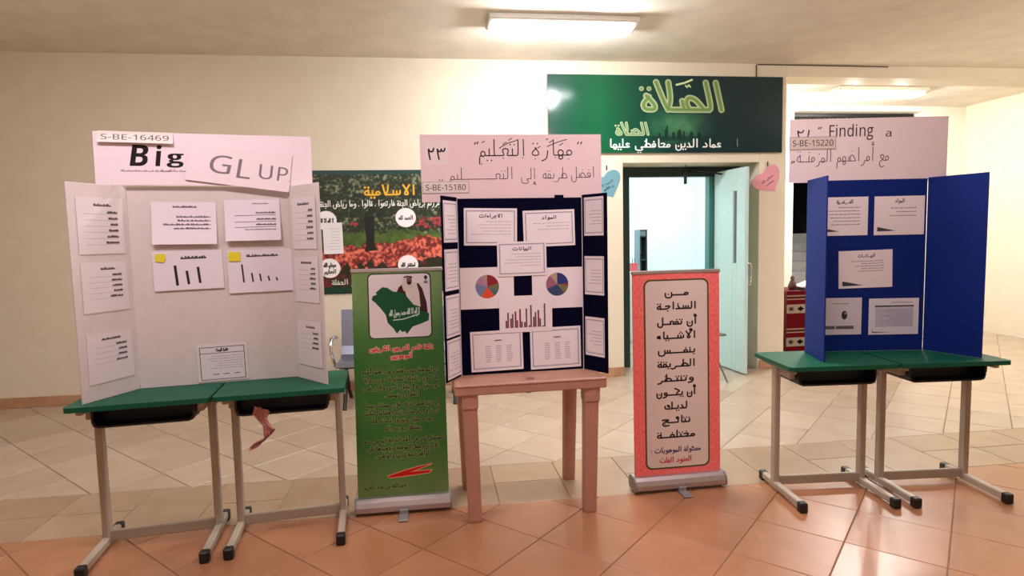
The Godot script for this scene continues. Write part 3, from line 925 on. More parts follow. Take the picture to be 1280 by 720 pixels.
# strokes of a line of writing: {width, strokes: [PackedVector2Array], dots: [Vector2]}
func shape_text(text: String) -> Dictionary:
	var cs := []
	var i := 0
	while i < text.length():
		var c := text[i]
		if c == "ل" and i + 1 < text.length() and text[i + 1] in ["ا", "أ", "إ"]:
			c = "ل" + text[i + 1]
			i += 1
		cs.append(c)
		i += 1
	var x := 0.0
	var strokes := []
	var dots := []
	for n in cs.size():
		var c: String = cs[n]
		var raws := []
		var adv := 0.36
		if KIND.has(c):
			var before: bool = n > 0 and joins_left(cs[n - 1]) and c != "ء"
			var after: bool = n + 1 < cs.size() and joins_left(c) and KIND.has(cs[n + 1]) and cs[n + 1] != "ء"
			var form := (2 if after else 3) if before else (1 if after else 0)
			var k: Array = KIND[c]
			var g: Array = LETTER[k[0]][form]
			if g.is_empty():
				g = LETTER[k[0]][0]
			adv = g[0]
			raws = g.slice(1)
			var m: int = k[1]
			if m != 0:
				var mx: float = MARK[k[0]][form]
				var my: float = MARK[k[0]][4]
				if k[0] == "noon" and form in [0, 3]:
					my = 0.1
				if m < 0 and m > -9:
					my = -0.3
					if k[0] == "yeh" and form in [0, 3]:
						my = -0.72
					if k[0] == "jeem" and form in [0, 3]:
						my = -0.18
				if absi(m) == 9:
					var hy := my if m > 0 else -0.42
					raws = raws + [[mx - .1 + .2, hy + .12, mx - .06, hy + .14, mx - .06, hy, mx + .1, hy], [mx - .12, hy - .1, mx + .12, hy - .06]]
				elif absi(m) == 1:
					dots.append(Vector2(x + mx, my))
				elif absi(m) == 2:
					dots.append(Vector2(x + mx - .13, my))
					dots.append(Vector2(x + mx + .13, my))
				else:
					dots.append(Vector2(x + mx - .13, my))
					dots.append(Vector2(x + mx + .13, my))
					dots.append(Vector2(x + mx, my + .22))
			if not after:
				adv += 0.1
		elif c == ".":
			dots.append(Vector2(x + .15, 0.02))
			adv = .3
		elif c == ":":
			dots.append(Vector2(x + .15, 0.05))
			dots.append(Vector2(x + .15, 0.45))
			adv = .3
		elif c == "،":
			raws = [[.2, .16, .1, .08, .16, -.02, .1, .0]]
			adv = .3
		elif c == "؟":
			raws = [[.42, .7, .3, .95, .1, .85, .12, .6, .26, .45, .26, .25]]
			dots.append(Vector2(x + .26, 0.02))
			adv = .5
		elif c == "!":
			raws = [[.15, 1, .15, .35]]
			dots.append(Vector2(x + .15, 0.02))
			adv = .3
		elif c == "\"":
			raws = [[.1, 1.05, .14, .82], [.24, 1.05, .28, .82]]
			adv = .4
		elif c == "٢":
			raws = [[.06, 1, .12, .72, .34, .7, .42, 1, .42, .6, .34, 0]]
			adv = .6
		elif c == "٣":
			raws = [[.04, 1, .1, .74, .26, .74, .3, .98, .34, .72, .5, .7, .58, 1, .56, .6, .48, 0]]
			adv = .78
		elif c == "١":
			raws = [[.2, 1, .22, .5, .3, 0]]
			adv = .5
		for raw in raws:
			var p := soften(raw)
			for j in p.size():
				p[j].x += x
			strokes.append(p)
		x += adv
	return {"width": x, "strokes": strokes, "dots": dots}


# writes a line whose right end is at xr and whose base line is at by; size is the height of an alef, pen the stroke's width, width the length to fill (0: natural)
func write(p: Pic, text: String, xr: float, by: float, size: float, pen: float, c: Color, width := 0.0, tilt := 0.0, dot := 0.85, slant := 0.0) -> void:
	var t := shape_text(text)
	var sx: float = width / t.width if width > 0.0 else size
	for s in t.strokes:
		var q := PackedVector2Array()
		for v in s:
			q.append(Vector2(xr - v.x * sx - slant * v.y * size, by - v.y * size + tilt * v.x * sx))
		p.line(q, pen / 2.0)
	for v in t.dots:
		var o := Vector2(xr - v.x * sx - slant * v.y * size, by - v.y * size + tilt * v.x * sx)
		p.cap(o, o, pen * dot * 0.75 + 0.2)
	p.ink(c)


func write_mid(p: Pic, text: String, xm: float, by: float, size: float, pen: float, c: Color, width: float) -> void:
	write(p, text, xm + width / 2.0, by, size, pen, c, width)
# ---------------------------------------------------------------- meshes
func surf() -> SurfaceTool:
	var st := SurfaceTool.new()
	st.begin(Mesh.PRIMITIVE_TRIANGLES)
	st.set_smooth_group(-1)
	return st


# a flat face given anticlockwise as seen from outside
func face(st: SurfaceTool, p: Array) -> void:
	for i in range(1, p.size() - 1):
		st.add_vertex(p[0])
		st.add_vertex(p[i + 1])
		st.add_vertex(p[i])


# a box with chamfered edges
func bevel(st: SurfaceTool, size: Vector3, r: float, at := Vector3.ZERO, turn := Basis.IDENTITY) -> void:
	var h := size / 2.0
	r = minf(r, minf(h.x, minf(h.y, h.z)) * 0.98)
	var P := func(sx: float, sy: float, sz: float, axis: int) -> Vector3:
		var v := Vector3(sx * (h.x - (0.0 if axis == 0 else r)), sy * (h.y - (0.0 if axis == 1 else r)), sz * (h.z - (0.0 if axis == 2 else r)))
		return at + turn * v
	var put := func(pts: Array) -> void:
		var c := Vector3.ZERO
		for q in pts:
			c += q
		c /= pts.size()
		var n: Vector3 = (pts[1] - pts[0]).cross(pts[2] - pts[0])
		if n.dot(c - at) < 0.0:
			pts.reverse()
		face(st, pts)
	for s in [-1.0, 1.0]:
		put.call([P.call(s, -1.0, -1.0, 0), P.call(s, 1.0, -1.0, 0), P.call(s, 1.0, 1.0, 0), P.call(s, -1.0, 1.0, 0)])
		put.call([P.call(-1.0, s, -1.0, 1), P.call(1.0, s, -1.0, 1), P.call(1.0, s, 1.0, 1), P.call(-1.0, s, 1.0, 1)])
		put.call([P.call(-1.0, -1.0, s, 2), P.call(1.0, -1.0, s, 2), P.call(1.0, 1.0, s, 2), P.call(-1.0, 1.0, s, 2)])
		for t in [-1.0, 1.0]:
			put.call([P.call(s, t, -1.0, 0), P.call(s, t, 1.0, 0), P.call(s, t, 1.0, 1), P.call(s, t, -1.0, 1)])
			put.call([P.call(s, -1.0, t, 0), P.call(s, 1.0, t, 0), P.call(s, 1.0, t, 2), P.call(s, -1.0, t, 2)])
			put.call([P.call(-1.0, s, t, 1), P.call(1.0, s, t, 1), P.call(1.0, s, t, 2), P.call(-1.0, s, t, 2)])
			for u in [-1.0, 1.0]:
				put.call([P.call(s, t, u, 0), P.call(s, t, u, 1), P.call(s, t, u, 2)])


# an outline in x and y drawn out from z0 to z1
func prism(st: SurfaceTool, outline: PackedVector2Array, z0: float, z1: float, t := Transform3D.IDENTITY) -> void:
	var p := outline.duplicate()
	if Geometry2D.is_polygon_clockwise(p):
		p.reverse()
	var tri := Geometry2D.triangulate_polygon(p)
	for i in range(0, tri.size(), 3):
		var a := p[tri[i]]
		var b := p[tri[i + 1]]
		var c := p[tri[i + 2]]
		if (b - a).cross(c - a) < 0.0:
			var k := b
			b = c
			c = k
		face(st, [t * Vector3(a.x, a.y, z1), t * Vector3(b.x, b.y, z1), t * Vector3(c.x, c.y, z1)])
		face(st, [t * Vector3(c.x, c.y, z0), t * Vector3(b.x, b.y, z0), t * Vector3(a.x, a.y, z0)])
	for i in p.size():
		var a := p[i]
		var b := p[(i + 1) % p.size()]
		face(st, [t * Vector3(a.x, a.y, z0), t * Vector3(b.x, b.y, z0), t * Vector3(b.x, b.y, z1), t * Vector3(a.x, a.y, z1)])


func tube(st: SurfaceTool, path: Array, r: float, sides := 8) -> void:
	st.set_smooth_group(0)
	var rings := []
	var side := Vector3.ZERO
	for i in path.size():
		var d: Vector3 = (path[mini(i + 1, path.size() - 1)] - path[maxi(i - 1, 0)]).normalized()
		if side == Vector3.ZERO:
			side = d.cross(Vector3.UP if absf(d.y) < 0.9 else Vector3.RIGHT).normalized()
		side = (side - d * side.dot(d)).normalized()
		var other := d.cross(side)
		var ring := []
		for k in sides:
			var a := TAU * k / sides
			ring.append(path[i] + (side * cos(a) + other * sin(a)) * r)
		rings.append(ring)
	for i in rings.size() - 1:
		for k in sides:
			var n := (k + 1) % sides
			face(st, [rings[i][k], rings[i][n], rings[i + 1][n], rings[i + 1][k]])
	st.set_smooth_group(-1)
	var last: Array = rings[-1]
	var first: Array = rings[0].duplicate()
	first.reverse()
	face(st, first)
	face(st, last)


# a turned shape: pairs of radius and height
func lathe(st: SurfaceTool, profile: Array, at := Vector3.ZERO, sides := 20) -> void:
	st.set_smooth_group(0)
	for i in profile.size() - 1:
		for k in sides:
			var a := TAU * k / sides
			var b := TAU * (k + 1) / sides
			var p: Vector2 = profile[i]
			var q: Vector2 = profile[i + 1]
			face(st, [at + Vector3(p.x * cos(b), p.y, p.x * sin(b)), at + Vector3(p.x * cos(a), p.y, p.x * sin(a)), at + Vector3(q.x * cos(a), q.y, q.x * sin(a)), at + Vector3(q.x * cos(b), q.y, q.x * sin(b))])
	st.set_smooth_group(-1)


# a thin sheet, its printed face (surface 0) towards +z with the picture upright, its back and rim surface 1; origin at its middle.
# sag lifts its lower edge off the wall, bow bends it across
func sheet_mesh(w: float, h: float, t: float, sag := 0.0, bow := 0.0) -> ArrayMesh:
	var nx := 6
	var ny := 6
	var P := func(i: int, j: int, k: float) -> Vector3:
		var u := float(i) / nx
		var v := float(j) / ny
		return Vector3((u - 0.5) * w, (v - 0.5) * h, k * t + sag * (1.0 - v) * (1.0 - v) + bow * (1.0 - 4.0 * (u - 0.5) * (u - 0.5)))
	var st := SurfaceTool.new()
	st.begin(Mesh.PRIMITIVE_TRIANGLES)
	st.set_smooth_group(0)
	for i in nx:
		for j in ny:
			for c in [[0, 0], [1, 1], [1, 0], [0, 0], [0, 1], [1, 1]]:
				st.set_uv(Vector2(float(i + c[0]) / nx, 1.0 - float(j + c[1]) / ny))
				st.add_vertex(P.call(i + c[0], j + c[1], 1.0))
	st.index()
	st.generate_normals()
	var m := st.commit()
	st = surf()
	for i in nx:
		for j in ny:
			face(st, [P.call(i + 1, j, 0.0), P.call(i, j, 0.0), P.call(i, j + 1, 0.0), P.call(i + 1, j + 1, 0.0)])
	for i in nx:
		face(st, [P.call(i, 0, 0.0), P.call(i + 1, 0, 0.0), P.call(i + 1, 0, 1.0), P.call(i, 0, 1.0)])
		face(st, [P.call(i + 1, ny, 0.0), P.call(i, ny, 0.0), P.call(i, ny, 1.0), P.call(i + 1, ny, 1.0)])
	for j in ny:
		face(st, [P.call(0, j + 1, 0.0), P.call(0, j, 0.0), P.call(0, j, 1.0), P.call(0, j + 1, 1.0)])
		face(st, [P.call(nx, j, 0.0), P.call(nx, j + 1, 0.0), P.call(nx, j + 1, 1.0), P.call(nx, j, 1.0)])
	st.generate_normals()
	return st.commit(m)


# ---------------------------------------------------------------- objects
var taken := {}


func numbered(called: String) -> String:
	var n: int = taken.get(called, 0)
	taken[called] = n + 1
	return called if n == 0 else "%s_%03d" % [called, n]


func obj(called: String, st, m: Material, parent: Node3D, at := Vector3.ZERO, turn := Basis.IDENTITY) -> MeshInstance3D:
	var o := MeshInstance3D.new()
	o.name = called if parent != self else numbered(called)
	if st is SurfaceTool:
		st.generate_normals()
		o.mesh = st.commit()
	else:
		o.mesh = st
	if m:
		for i in o.mesh.get_surface_count():
			if o.mesh.surface_get_material(i) == null:
				o.set_surface_override_material(i, m)
	o.transform = Transform3D(turn, at)
	parent.add_child(o, true)
	return o


func tag(o: Node, label: String, category: String, group := "") -> Node:
	o.set_meta("label", label)
	if category:
		o.set_meta("category", category)
	if group:
		o.set_meta("group", group)
	return o


func thing(called: String, label: String, category: String, at := Vector3.ZERO, turn := 0.0, group := "") -> Node3D:
	var o := Node3D.new()
	o.name = numbered(called)
	add_child(o)
	o.position = at
	o.rotation.y = turn
	tag(o, label, category, group)
	return o


func setting(called: String, st, m: Material) -> MeshInstance3D:
	var o := obj(called, st, m, self)
	o.set_meta("kind", "structure")
	return o


func setting_root(called: String) -> Node3D:
	var o := Node3D.new()
	o.name = numbered(called)
	add_child(o)
	o.set_meta("kind", "structure")
	return o


func paint(c: Color, rough := 0.6, metal := 0.0, spec := 0.5) -> StandardMaterial3D:
	var m := StandardMaterial3D.new()
	m.albedo_color = c
	m.roughness = rough
	m.metallic = metal
	m.metallic_specular = spec
	return m


func printed(p: Pic, rough := 0.6, spec := 0.4) -> StandardMaterial3D:
	var m := StandardMaterial3D.new()
	m.albedo_texture = p.texture()
	m.roughness = rough
	m.metallic_specular = spec
	m.texture_repeat = false
	return m


func noise_tex(freq: float, seed_: int, lo: Color, hi: Color, size := 256, octaves := 4, mid = null) -> NoiseTexture2D:
	var n := FastNoiseLite.new()
	n.seed = seed_
	n.frequency = freq
	n.fractal_octaves = octaves
	var g := Gradient.new()
	g.set_color(0, lo)
	g.set_color(1, hi)
	if mid != null:
		g.add_point(0.5, mid)
	var t := NoiseTexture2D.new()
	t.width = size
	t.height = size
	t.seamless = true
	t.noise = n
	t.color_ramp = g
	return t


func grained(tex: Texture2D, scale: float, tint: Color, rough: float, spec := 0.5) -> StandardMaterial3D:
	var m := paint(tint, rough, 0.0, spec)
	m.albedo_texture = tex
	m.uv1_triplanar = true
	m.uv1_world_triplanar = true
	m.uv1_scale = Vector3.ONE * scale
	return m


# a printed sheet as a part
func sheet(called: String, parent: Node3D, at: Vector3, w: float, h: float, m: Material, tilt := 0.0, sag := 0.0, bow := 0.0, t := 0.0008) -> MeshInstance3D:
	var mesh := sheet_mesh(w, h, t, sag, bow)
	mesh.surface_set_material(0, m)
	mesh.surface_set_material(1, M.paper)
	return obj(called, mesh, null, parent, at, Basis(Vector3.BACK, tilt))


func mean(q: Array) -> Vector2:
	var s := Vector2.ZERO
	for v in q:
		s += v
	return s / q.size()


# ---------------------------------------------------------------- tables
func make_desk(label: String, at: Vector3, turn: float) -> void:
	var d := thing("school_desk", label, "desk", at, turn, "green topped school desks")
	var st := surf()
	# top with rounded front corners
	var o := PackedVector2Array()
	var w := 0.31
	var z := 0.225
	for c in [[w, z, 0.0], [-w, z, 0.25], [-w, -z, 0.5], [w, -z, 0.75]]:
		for i in 5:
			var a: float = (c[2] + i / 16.0) * TAU
			o.append(Vector2(c[0] - signf(c[0]) * 0.02 + 0.02 * cos(a), c[1] - signf(c[1]) * 0.02 + 0.02 * sin(a)))
	prism(st, o, 0.0, 0.024, Transform3D(Basis(Vector3.RIGHT, -PI / 2), Vector3(0, 0.761, 0)))
	obj("desk_top", st, M.desk_green, d)
	# book tray: a dark moulded trough with rounded lower corners
	st = surf()
	var p := PackedVector2Array([Vector2(-0.225, 0.757), Vector2(-0.225, 0.69), Vector2(-0.217, 0.668), Vector2(-0.195, 0.66), Vector2(0.195, 0.66), Vector2(0.217, 0.668), Vector2(0.225, 0.69), Vector2(0.225, 0.757), Vector2(0.215, 0.757), Vector2(0.215, 0.692), Vector2(0.205, 0.674), Vector2(0.19, 0.67), Vector2(-0.19, 0.67), Vector2(-0.205, 0.674), Vector2(-0.215, 0.692), Vector2(-0.215, 0.757)])
	prism(st, p, -0.16, 0.15)
	bevel(st, Vector3(0.44, 0.09, 0.006), 0.001, Vector3(0, 0.712, 0.06))
	obj("book_tray", st, M.tray, d)
	for s in [-1.0, 1.0]:
		st = surf()
		bevel(st, Vector3(0.034, 0.74, 0.052), 0.007, Vector3(s * 0.262, 0.385, -0.03))
		obj("upright", st, M.steel_paint, d)
		st = surf()
		bevel(st, Vector3(0.030, 0.026, 0.36), 0.005, Vector3(s * 0.262, 0.747, 0.0))
		bevel(st, Vector3(0.034, 0.05, 0.20), 0.004, Vector3(s * 0.243, 0.722, 0.02))
		obj("top_bracket", st, M.steel_paint, d)
		st = surf()
		bevel(st, Vector3(0.036, 0.040, 0.43), 0.006, Vector3(s * 0.262, 0.034, 0.055))
		obj("foot", st, M.steel_paint, d)
		for e in [-0.172, 0.282]:
			st = surf()
			bevel(st, Vector3(0.044, 0.056, 0.044), 0.006, Vector3(s * 0.262, 0.028, e))
			obj("end_cap", st, M.black, d)
		st = surf()
		tube(st, [Vector3(s * 0.276, 0.725, 0.05), Vector3(s * 0.292, 0.722, 0.05), Vector3(s * 0.302, 0.712, 0.05), Vector3(s * 0.305, 0.735, 0.05)], 0.0045, 6)
		obj("bag_hook", st, M.steel_paint, d)
	st = surf()
	bevel(st, Vector3(0.50, 0.055, 0.022), 0.005, Vector3(0, 0.054, -0.03))
	obj("stretcher", st, M.steel_paint, d)


func make_ribbon() -> void:
	# a crumpled pink ribbon hanging from the tray
	var st := surf()
	st.set_smooth_group(0)
	var path := [Vector3(0.005, 0.0, 0), Vector3(-0.008, -0.035, 0.01), Vector3(0.006, -0.07, 0.004), Vector3(0.03, -0.10, 0.012), Vector3(0.034, -0.13, 0.006), Vector3(0.01, -0.16, 0.014), Vector3(-0.03, -0.18, 0.006), Vector3(-0.06, -0.188, 0.0)]
	var wide := [0.060, 0.052, 0.036, 0.044, 0.052, 0.060, 0.056, 0.020]
	var rows := []
	for i in path.size():
		var row := []
		for k in 7:
			var u := (k - 3) / 3.0
			row.append(path[i] + Vector3(u * wide[i] * 0.62, u * wide[i] * (-0.25 if i < 4 else 0.55), 0.012 * sin(k * 2.4 + i * 1.3) + 0.004 * cos(i * 2.0)))
		rows.append(row)
	for i in path.size() - 1:
		for k in 6:
			face(st, [rows[i][k], rows[i + 1][k], rows[i + 1][k + 1], rows[i][k + 1]])
			face(st, [rows[i][k + 1] - Vector3(0, 0, 0.003), rows[i + 1][k + 1] - Vector3(0, 0, 0.003), rows[i + 1][k] - Vector3(0, 0, 0.003), rows[i][k] - Vector3(0, 0, 0.003)])
	tag(obj("hanging_ribbon", st, M.ribbon, self, Vector3(-0.862, 0.700, -3.115)), "crumpled pink ribbon hanging under the green desk", "ribbon")


func make_plastic_table() -> void:
	var t := thing("plastic_table", "brown plastic table with square legs carrying the navy board", "table", Vector3(0.504, 0, -3.42), deg_to_rad(1.5))
	var st := surf()
	bevel(st, Vector3(0.83, 0.022, 0.56), 0.008, Vector3(0, 0.749, 0))
	obj("table_top", st, M.plastic, t)
	st = surf()
	bevel(st, Vector3(0.825, 0.046, 0.016), 0.005, Vector3(0, 0.722, 0.270))
	bevel(st, Vector3(0.825, 0.046, 0.016), 0.005, Vector3(0, 0.722, -0.270))
	bevel(st, Vector3(0.016, 0.046, 0.54), 0.005, Vector3(0.405, 0.722, 0))
	bevel(st, Vector3(0.016, 0.046, 0.54), 0.005, Vector3(-0.405, 0.722, 0))
	obj("skirt", st, M.plastic, t)
	for s in [[-1, 1], [1, 1], [-1, -1], [1, -1]]:
		st = surf()
		# tapering leg with a collar
		var foot := Vector3(s[0] * 0.318, 0, s[1] * 0.232)
		var head := Vector3(s[0] * 0.335, 0.735, s[1] * 0.225)
		var rings := []
		for q in [[0.0, 0.033], [0.012, 0.036], [0.62, 0.041], [0.628, 0.046], [0.735, 0.047]]:
			var c: Vector3 = foot.lerp(head, q[0] / 0.735)
			var ring := []
			for i in 12:
				var a := TAU * (i + 0.5) / 12.0
				var sq := Vector2(cos(a), sin(a))
				var k: float = q[1] / maxf(absf(sq.x), absf(sq.y))
				sq *= minf(k, q[1] * 1.28)
				ring.append(c + Vector3(sq.x, 0, sq.y))
			rings.append(ring)
		for i in rings.size() - 1:
			for k in 12:
				var n := (k + 1) % 12
				face(st, [rings[i][n], rings[i][k], rings[i + 1][k], rings[i + 1][n]])
		face(st, rings[0])
		obj("leg", st, M.plastic, t)
	st = surf()
	lathe(st, [Vector2(0, 0.003), Vector2(0.022, 0.003), Vector2(0.024, 0.0)], Vector3(0.0, 0.7602, 0.225), 16)
	obj("hole_plug", st, paint(Color(0.52, 0.37, 0.32), 0.5), t)
	st = surf()
	lathe(st, [Vector2(0, -0.03), Vector2(0.018, -0.03), Vector2(0.024, -0.02), Vector2(0.012, -0.012), Vector2(0.012, 0.0)], Vector3(0.0, 0.700, 0.16), 14)
	obj("under_knob", st, paint(Color(0.30, 0.27, 0.25), 0.4), t)


# ---------------------------------------------------------------- display boards
const INK := Color(0.20, 0.17, 0.19)


func paper_pic(rng: RandomNumberGenerator, w: int, h: int, title: String, rows: int, border := true, tint := Color(0.93, 0.90, 0.91)) -> Pic:
	var p := Pic.new(w, h, tint)
	if border:
		p.frame(w * 0.045, h * 0.07, w * 0.955, h * 0.93, 2.4, Color(0.20, 0.20, 0.36))
		p.frame(w * 0.06, h * 0.09, w * 0.94, h * 0.91, 1.0, Color(0.35, 0.35, 0.48))
	if title:
		write_mid(p, title, w * 0.5, h * 0.24, h * 0.085, h * 0.02, INK, w * 0.05 * title.length())
	p.rows(rng, w * 0.12, w * 0.88, h * 0.36, h * 0.085, rows, h * 0.006, Color(0.45, 0.42, 0.45), 0.55)
	return p


func panel(called: String, parent: Node3D, w: float, h: float, m: Material, at: Vector3, turn := 0.0) -> Node3D:
	# a rigid board panel standing at `at`, turned about its own middle; its face looks to +z
	var o := Node3D.new()
	o.name = called
	parent.add_child(o, true)
	o.position = at
	o.rotation.y = turn
	var st := surf()
	bevel(st, Vector3(w, h, 0.007), 0.0012, Vector3(0, h / 2.0, -0.0035))
	obj("board_face", st, m, o)
	return o


func rect_of(q: Array) -> Array:
	return [(q[0] + q[2]) / 2.0, (q[1] + q[3]) / 2.0, absf(q[2] - q[0]), absf(q[3] - q[1])]


# a sheet stuck on a panel: corners x0, y0, x1, y1 in the panel's own metres
func stick(parent: Node3D, q: Array, m: Material, tilt := 0.0, layer := 1, sag := 0.0, called := "printed_sheet") -> MeshInstance3D:
	var r := rect_of(q)
	return sheet(called, parent, Vector3(r[0], r[1], 0.0008 + 0.0016 * layer), r[2], r[3], m, tilt, sag)


func make_white_board() -> void:
	var rng := RandomNumberGenerator.new()
	rng.seed = 31
	var b := thing("white_display_board", "white folding display board standing on the two green desks at left", "display board", Vector3(-1.132, 0.786, -3.371), deg_to_rad(8.1))
	var main := panel("center_panel", b, 0.765, 1.035, M.card_white, Vector3.ZERO)
	# wings, hinged at the panel's ends and folded forward
	var a := deg_to_rad(-57.7)
	var wr := panel("wing", b, 0.31, 1.035, M.card_white, Vector3(0.3825 + 0.155 * cos(a), 0, -0.155 * sin(a)), a)
	var wl := panel("wing", b, 0.31, 1.035, M.card_white, Vector3(-0.3825 - 0.155 * cos(a), 0, -0.155 * sin(a)), -a)
	# sheets of the middle panel
	var p := Pic.new(310, 216, Color(0.90, 0.86, 0.885))
	p.rows(rng, 90, 215, 26, 20, 1, 2.6, INK, 0.8)
	p.rows(rng, 40, 272, 76, 20, 4, 2.6, INK, 0.85)
	for i in 4:
		p.disc(280, 76 + i * 20, 2.4, 2.4, INK)
	stick(main, [-0.276, 0.738, 0.026, 0.955], printed(p, 0.8), -0.012, 1, 0.016)
	p = Pic.new(280, 216, Color(0.89, 0.855, 0.88))
	p.rows(rng, 90, 220, 22, 20, 1, 2.0, Color(0.45, 0.42, 0.44), 0.8)
	for y in [84, 118, 146]:
		p.line(PackedVector2Array([Vector2(50, y), Vector2(256, y - 4)]), 1.2)
		p.ink(INK)
		p.rows(rng, 120, 256, y - 14, 10, 1, 2.4, INK, 0.85)
	p.rows(rng, 90, 256, 158, 10, 1, 2.0, INK, 0.6)
	stick(main, [0.067, 0.75, 0.340, 0.966], printed(p, 0.8), 0.004, 1, 0.020)
	p = Pic.new(330, 206, Color(0.88, 0.845, 0.865))
	p.rows(rng, 86, 250, 40, 18, 1, 4.0, INK, 0.9)
	for q in [[96, 76, 182, 13], [150, 106, 178, 12], [204, 88, 174, 12]]:
		p.poly(PackedVector2Array([Vector2(q[0], q[1]), Vector2(q[0] + q[3], q[1] - 1), Vector2(q[0] + q[3] + 6, q[2] - 1), Vector2(q[0] + 6, q[2])]))
		p.ink(Color(0.16, 0.13, 0.15))
	stick(main, [-0.285, 0.503, 0.044, 0.705], printed(p, 0.8), 0.016, 1, 0.004)
	p = Pic.new(326, 232, Color(0.88, 0.845, 0.87))
	p.rows(rng, 76, 252, 36, 18, 1, 3.4, INK, 0.9)
	for q in [[66, 78, 176], [112, 126, 176], [152, 132, 174], [194, 146, 174], [234, 156, 174]]:
		p.poly(PackedVector2Array([Vector2(q[0], q[1]), Vector2(q[0] + 8, q[1]), Vector2(q[0] + 13, q[2]), Vector2(q[0] + 5, q[2])]))
		p.ink(Color(0.17, 0.14, 0.16))
	stick(main, [0.067, 0.476, 0.391, 0.703], printed(p, 0.8), 0.014, 1, 0.004)
	var yellow := paint(Color(0.88, 0.82, 0.16), 0.8)
	var st := surf()
	prism(st, PackedVector2Array([Vector2(-0.024, -0.018), Vector2(0.014, -0.022), Vector2(0.024, -0.004), Vector2(0.022, 0.022), Vector2(-0.025, 0.020)]), 0.0, 0.0012)
	tag(obj("sticky_note", st, yellow, main, Vector3(-0.247, 0.670, 0.0062)), "small torn yellow sticky note", "")
	st = surf()
	prism(st, PackedVector2Array([Vector2(-0.029, -0.024), Vector2(0.028, -0.024), Vector2(0.029, 0.024), Vector2(-0.029, 0.025)]), 0.0, 0.0012)
	tag(obj("sticky_note", st, yellow, main, Vector3(0.103, 0.668, 0.0062)), "square yellow sticky note", "")
	p = Pic.new(300, 250, Color(0.86, 0.825, 0.83))
	p.frame(18, 22, 282, 238, 4.0, INK)
	p.line(PackedVector2Array([Vector2(18, 62), Vector2(282, 62)]), 1.6)
	p.ink(INK)
	write_mid(p, "خاتمة البحث", 150, 50, 18, 4.6, INK, 74)
	p.rows(rng, 60, 268, 84, 16, 6, 1.6, Color(0.5, 0.47, 0.5), 0.6)
	for x in [90, 150, 215]:
		p.line(PackedVector2Array([Vector2(x, 205), Vector2(x + 34, 203)]), 2.2)
		p.ink(INK)
	stick(main, [-0.108, 0.010, 0.138, 0.21], printed(p, 0.8), 0.012)
	# sheets on the wings
	for k in 2:
		for q in [[0.70, 0.97, 6], [0.42, 0.66, 5], [0.08, 0.32, 4]]:
			p = Pic.new(220, 240, Color(0.86, 0.825, 0.825))
			p.rows(rng, 60, 160, 34, 20, 1, 3.0, INK, 0.8)
			for i in q[2]:
				p.line(PackedVector2Array([Vector2(34, 70 + i * 26), Vector2(190, 70 + i * 26)]), 0.8)
				p.ink(Color(0.5, 0.47, 0.5), 0.6)
				p.rows(rng, 130, 190, 64 + i * 26, 20, 1, 2.6, INK, 0.85)
			stick(wr if k == 0 else wl, [-0.115, q[0], 0.125, q[1]], printed(p, 0.8), 0.0)

	# header sheets taped along the top
	p = Pic.new(1224, 324, Color(0.93, 0.865, 0.885))
	p.latin("B", 700, 184, 76, 290, 206, Color(0.09, 0.05, 0.08), 0.16)
	p.latin("i", 700, 322, 76, 362, 206, Color(0.09, 0.05, 0.08), 0.12)
	p.latin("g", 700, 384, 126, 480, 214, Color(0.08, 0.05, 0.07))
	for i in 1:
		p.rows(rng, 170, 640, 236, 14, 1, 4.5, Color(0.55, 0.45, 0.48), 0.6)
		p.rows(rng, 60, 400, 238, 14, 1, 3.5, Color(0.45, 0.36, 0.40), 0.6)
	var bt := Basis(Vector3.UP, deg_to_rad(8.1))
	var h := thing("header_sign", "pale pink paper header reading Big GLUP on the white display board", "sign", Vector3(-1.132, 0.786 + 1.165, -3.371) + bt * Vector3(0, 0, 0.016), deg_to_rad(8.1))
	sheet("header_paper", h, Vector3(0.004, 0.004, 0), 1.02, 0.262, printed(p, 0.8), -0.004, 0.004)
	p = Pic.new(700, 280, Color(0.935, 0.87, 0.885))
	var grey := Color(0.50, 0.46, 0.47)
	p.latin("G", 400, 150, 74, 298, 206, grey, 0.1)
	p.latin("L", 400, 331, 83, 423, 221, grey, 0.06)
	p.latin("U", 400, 482, 100, 576, 206, grey, 0.02)
	p.latin("P", 400, 608, 102, 682, 204, grey, 0.04)
	p.disc(690, 200, 3, 3, grey)
	sheet("overlaid_paper", h, Vector3(0.157, -0.031, 0.007), 0.50, 0.20, printed(p, 0.8), -0.13, 0.004)
	p = Pic.new(420, 80, Color(0.90, 0.86, 0.83))
	p.latin("S-BE-16469", 400, 20, 22, 396, 60, Color(0.36, 0.33, 0.33))
	sheet("number_slip", h, Vector3(-0.316, 0.110, 0.006), 0.336, 0.056, printed(p, 0.8), -0.01, 0.010)


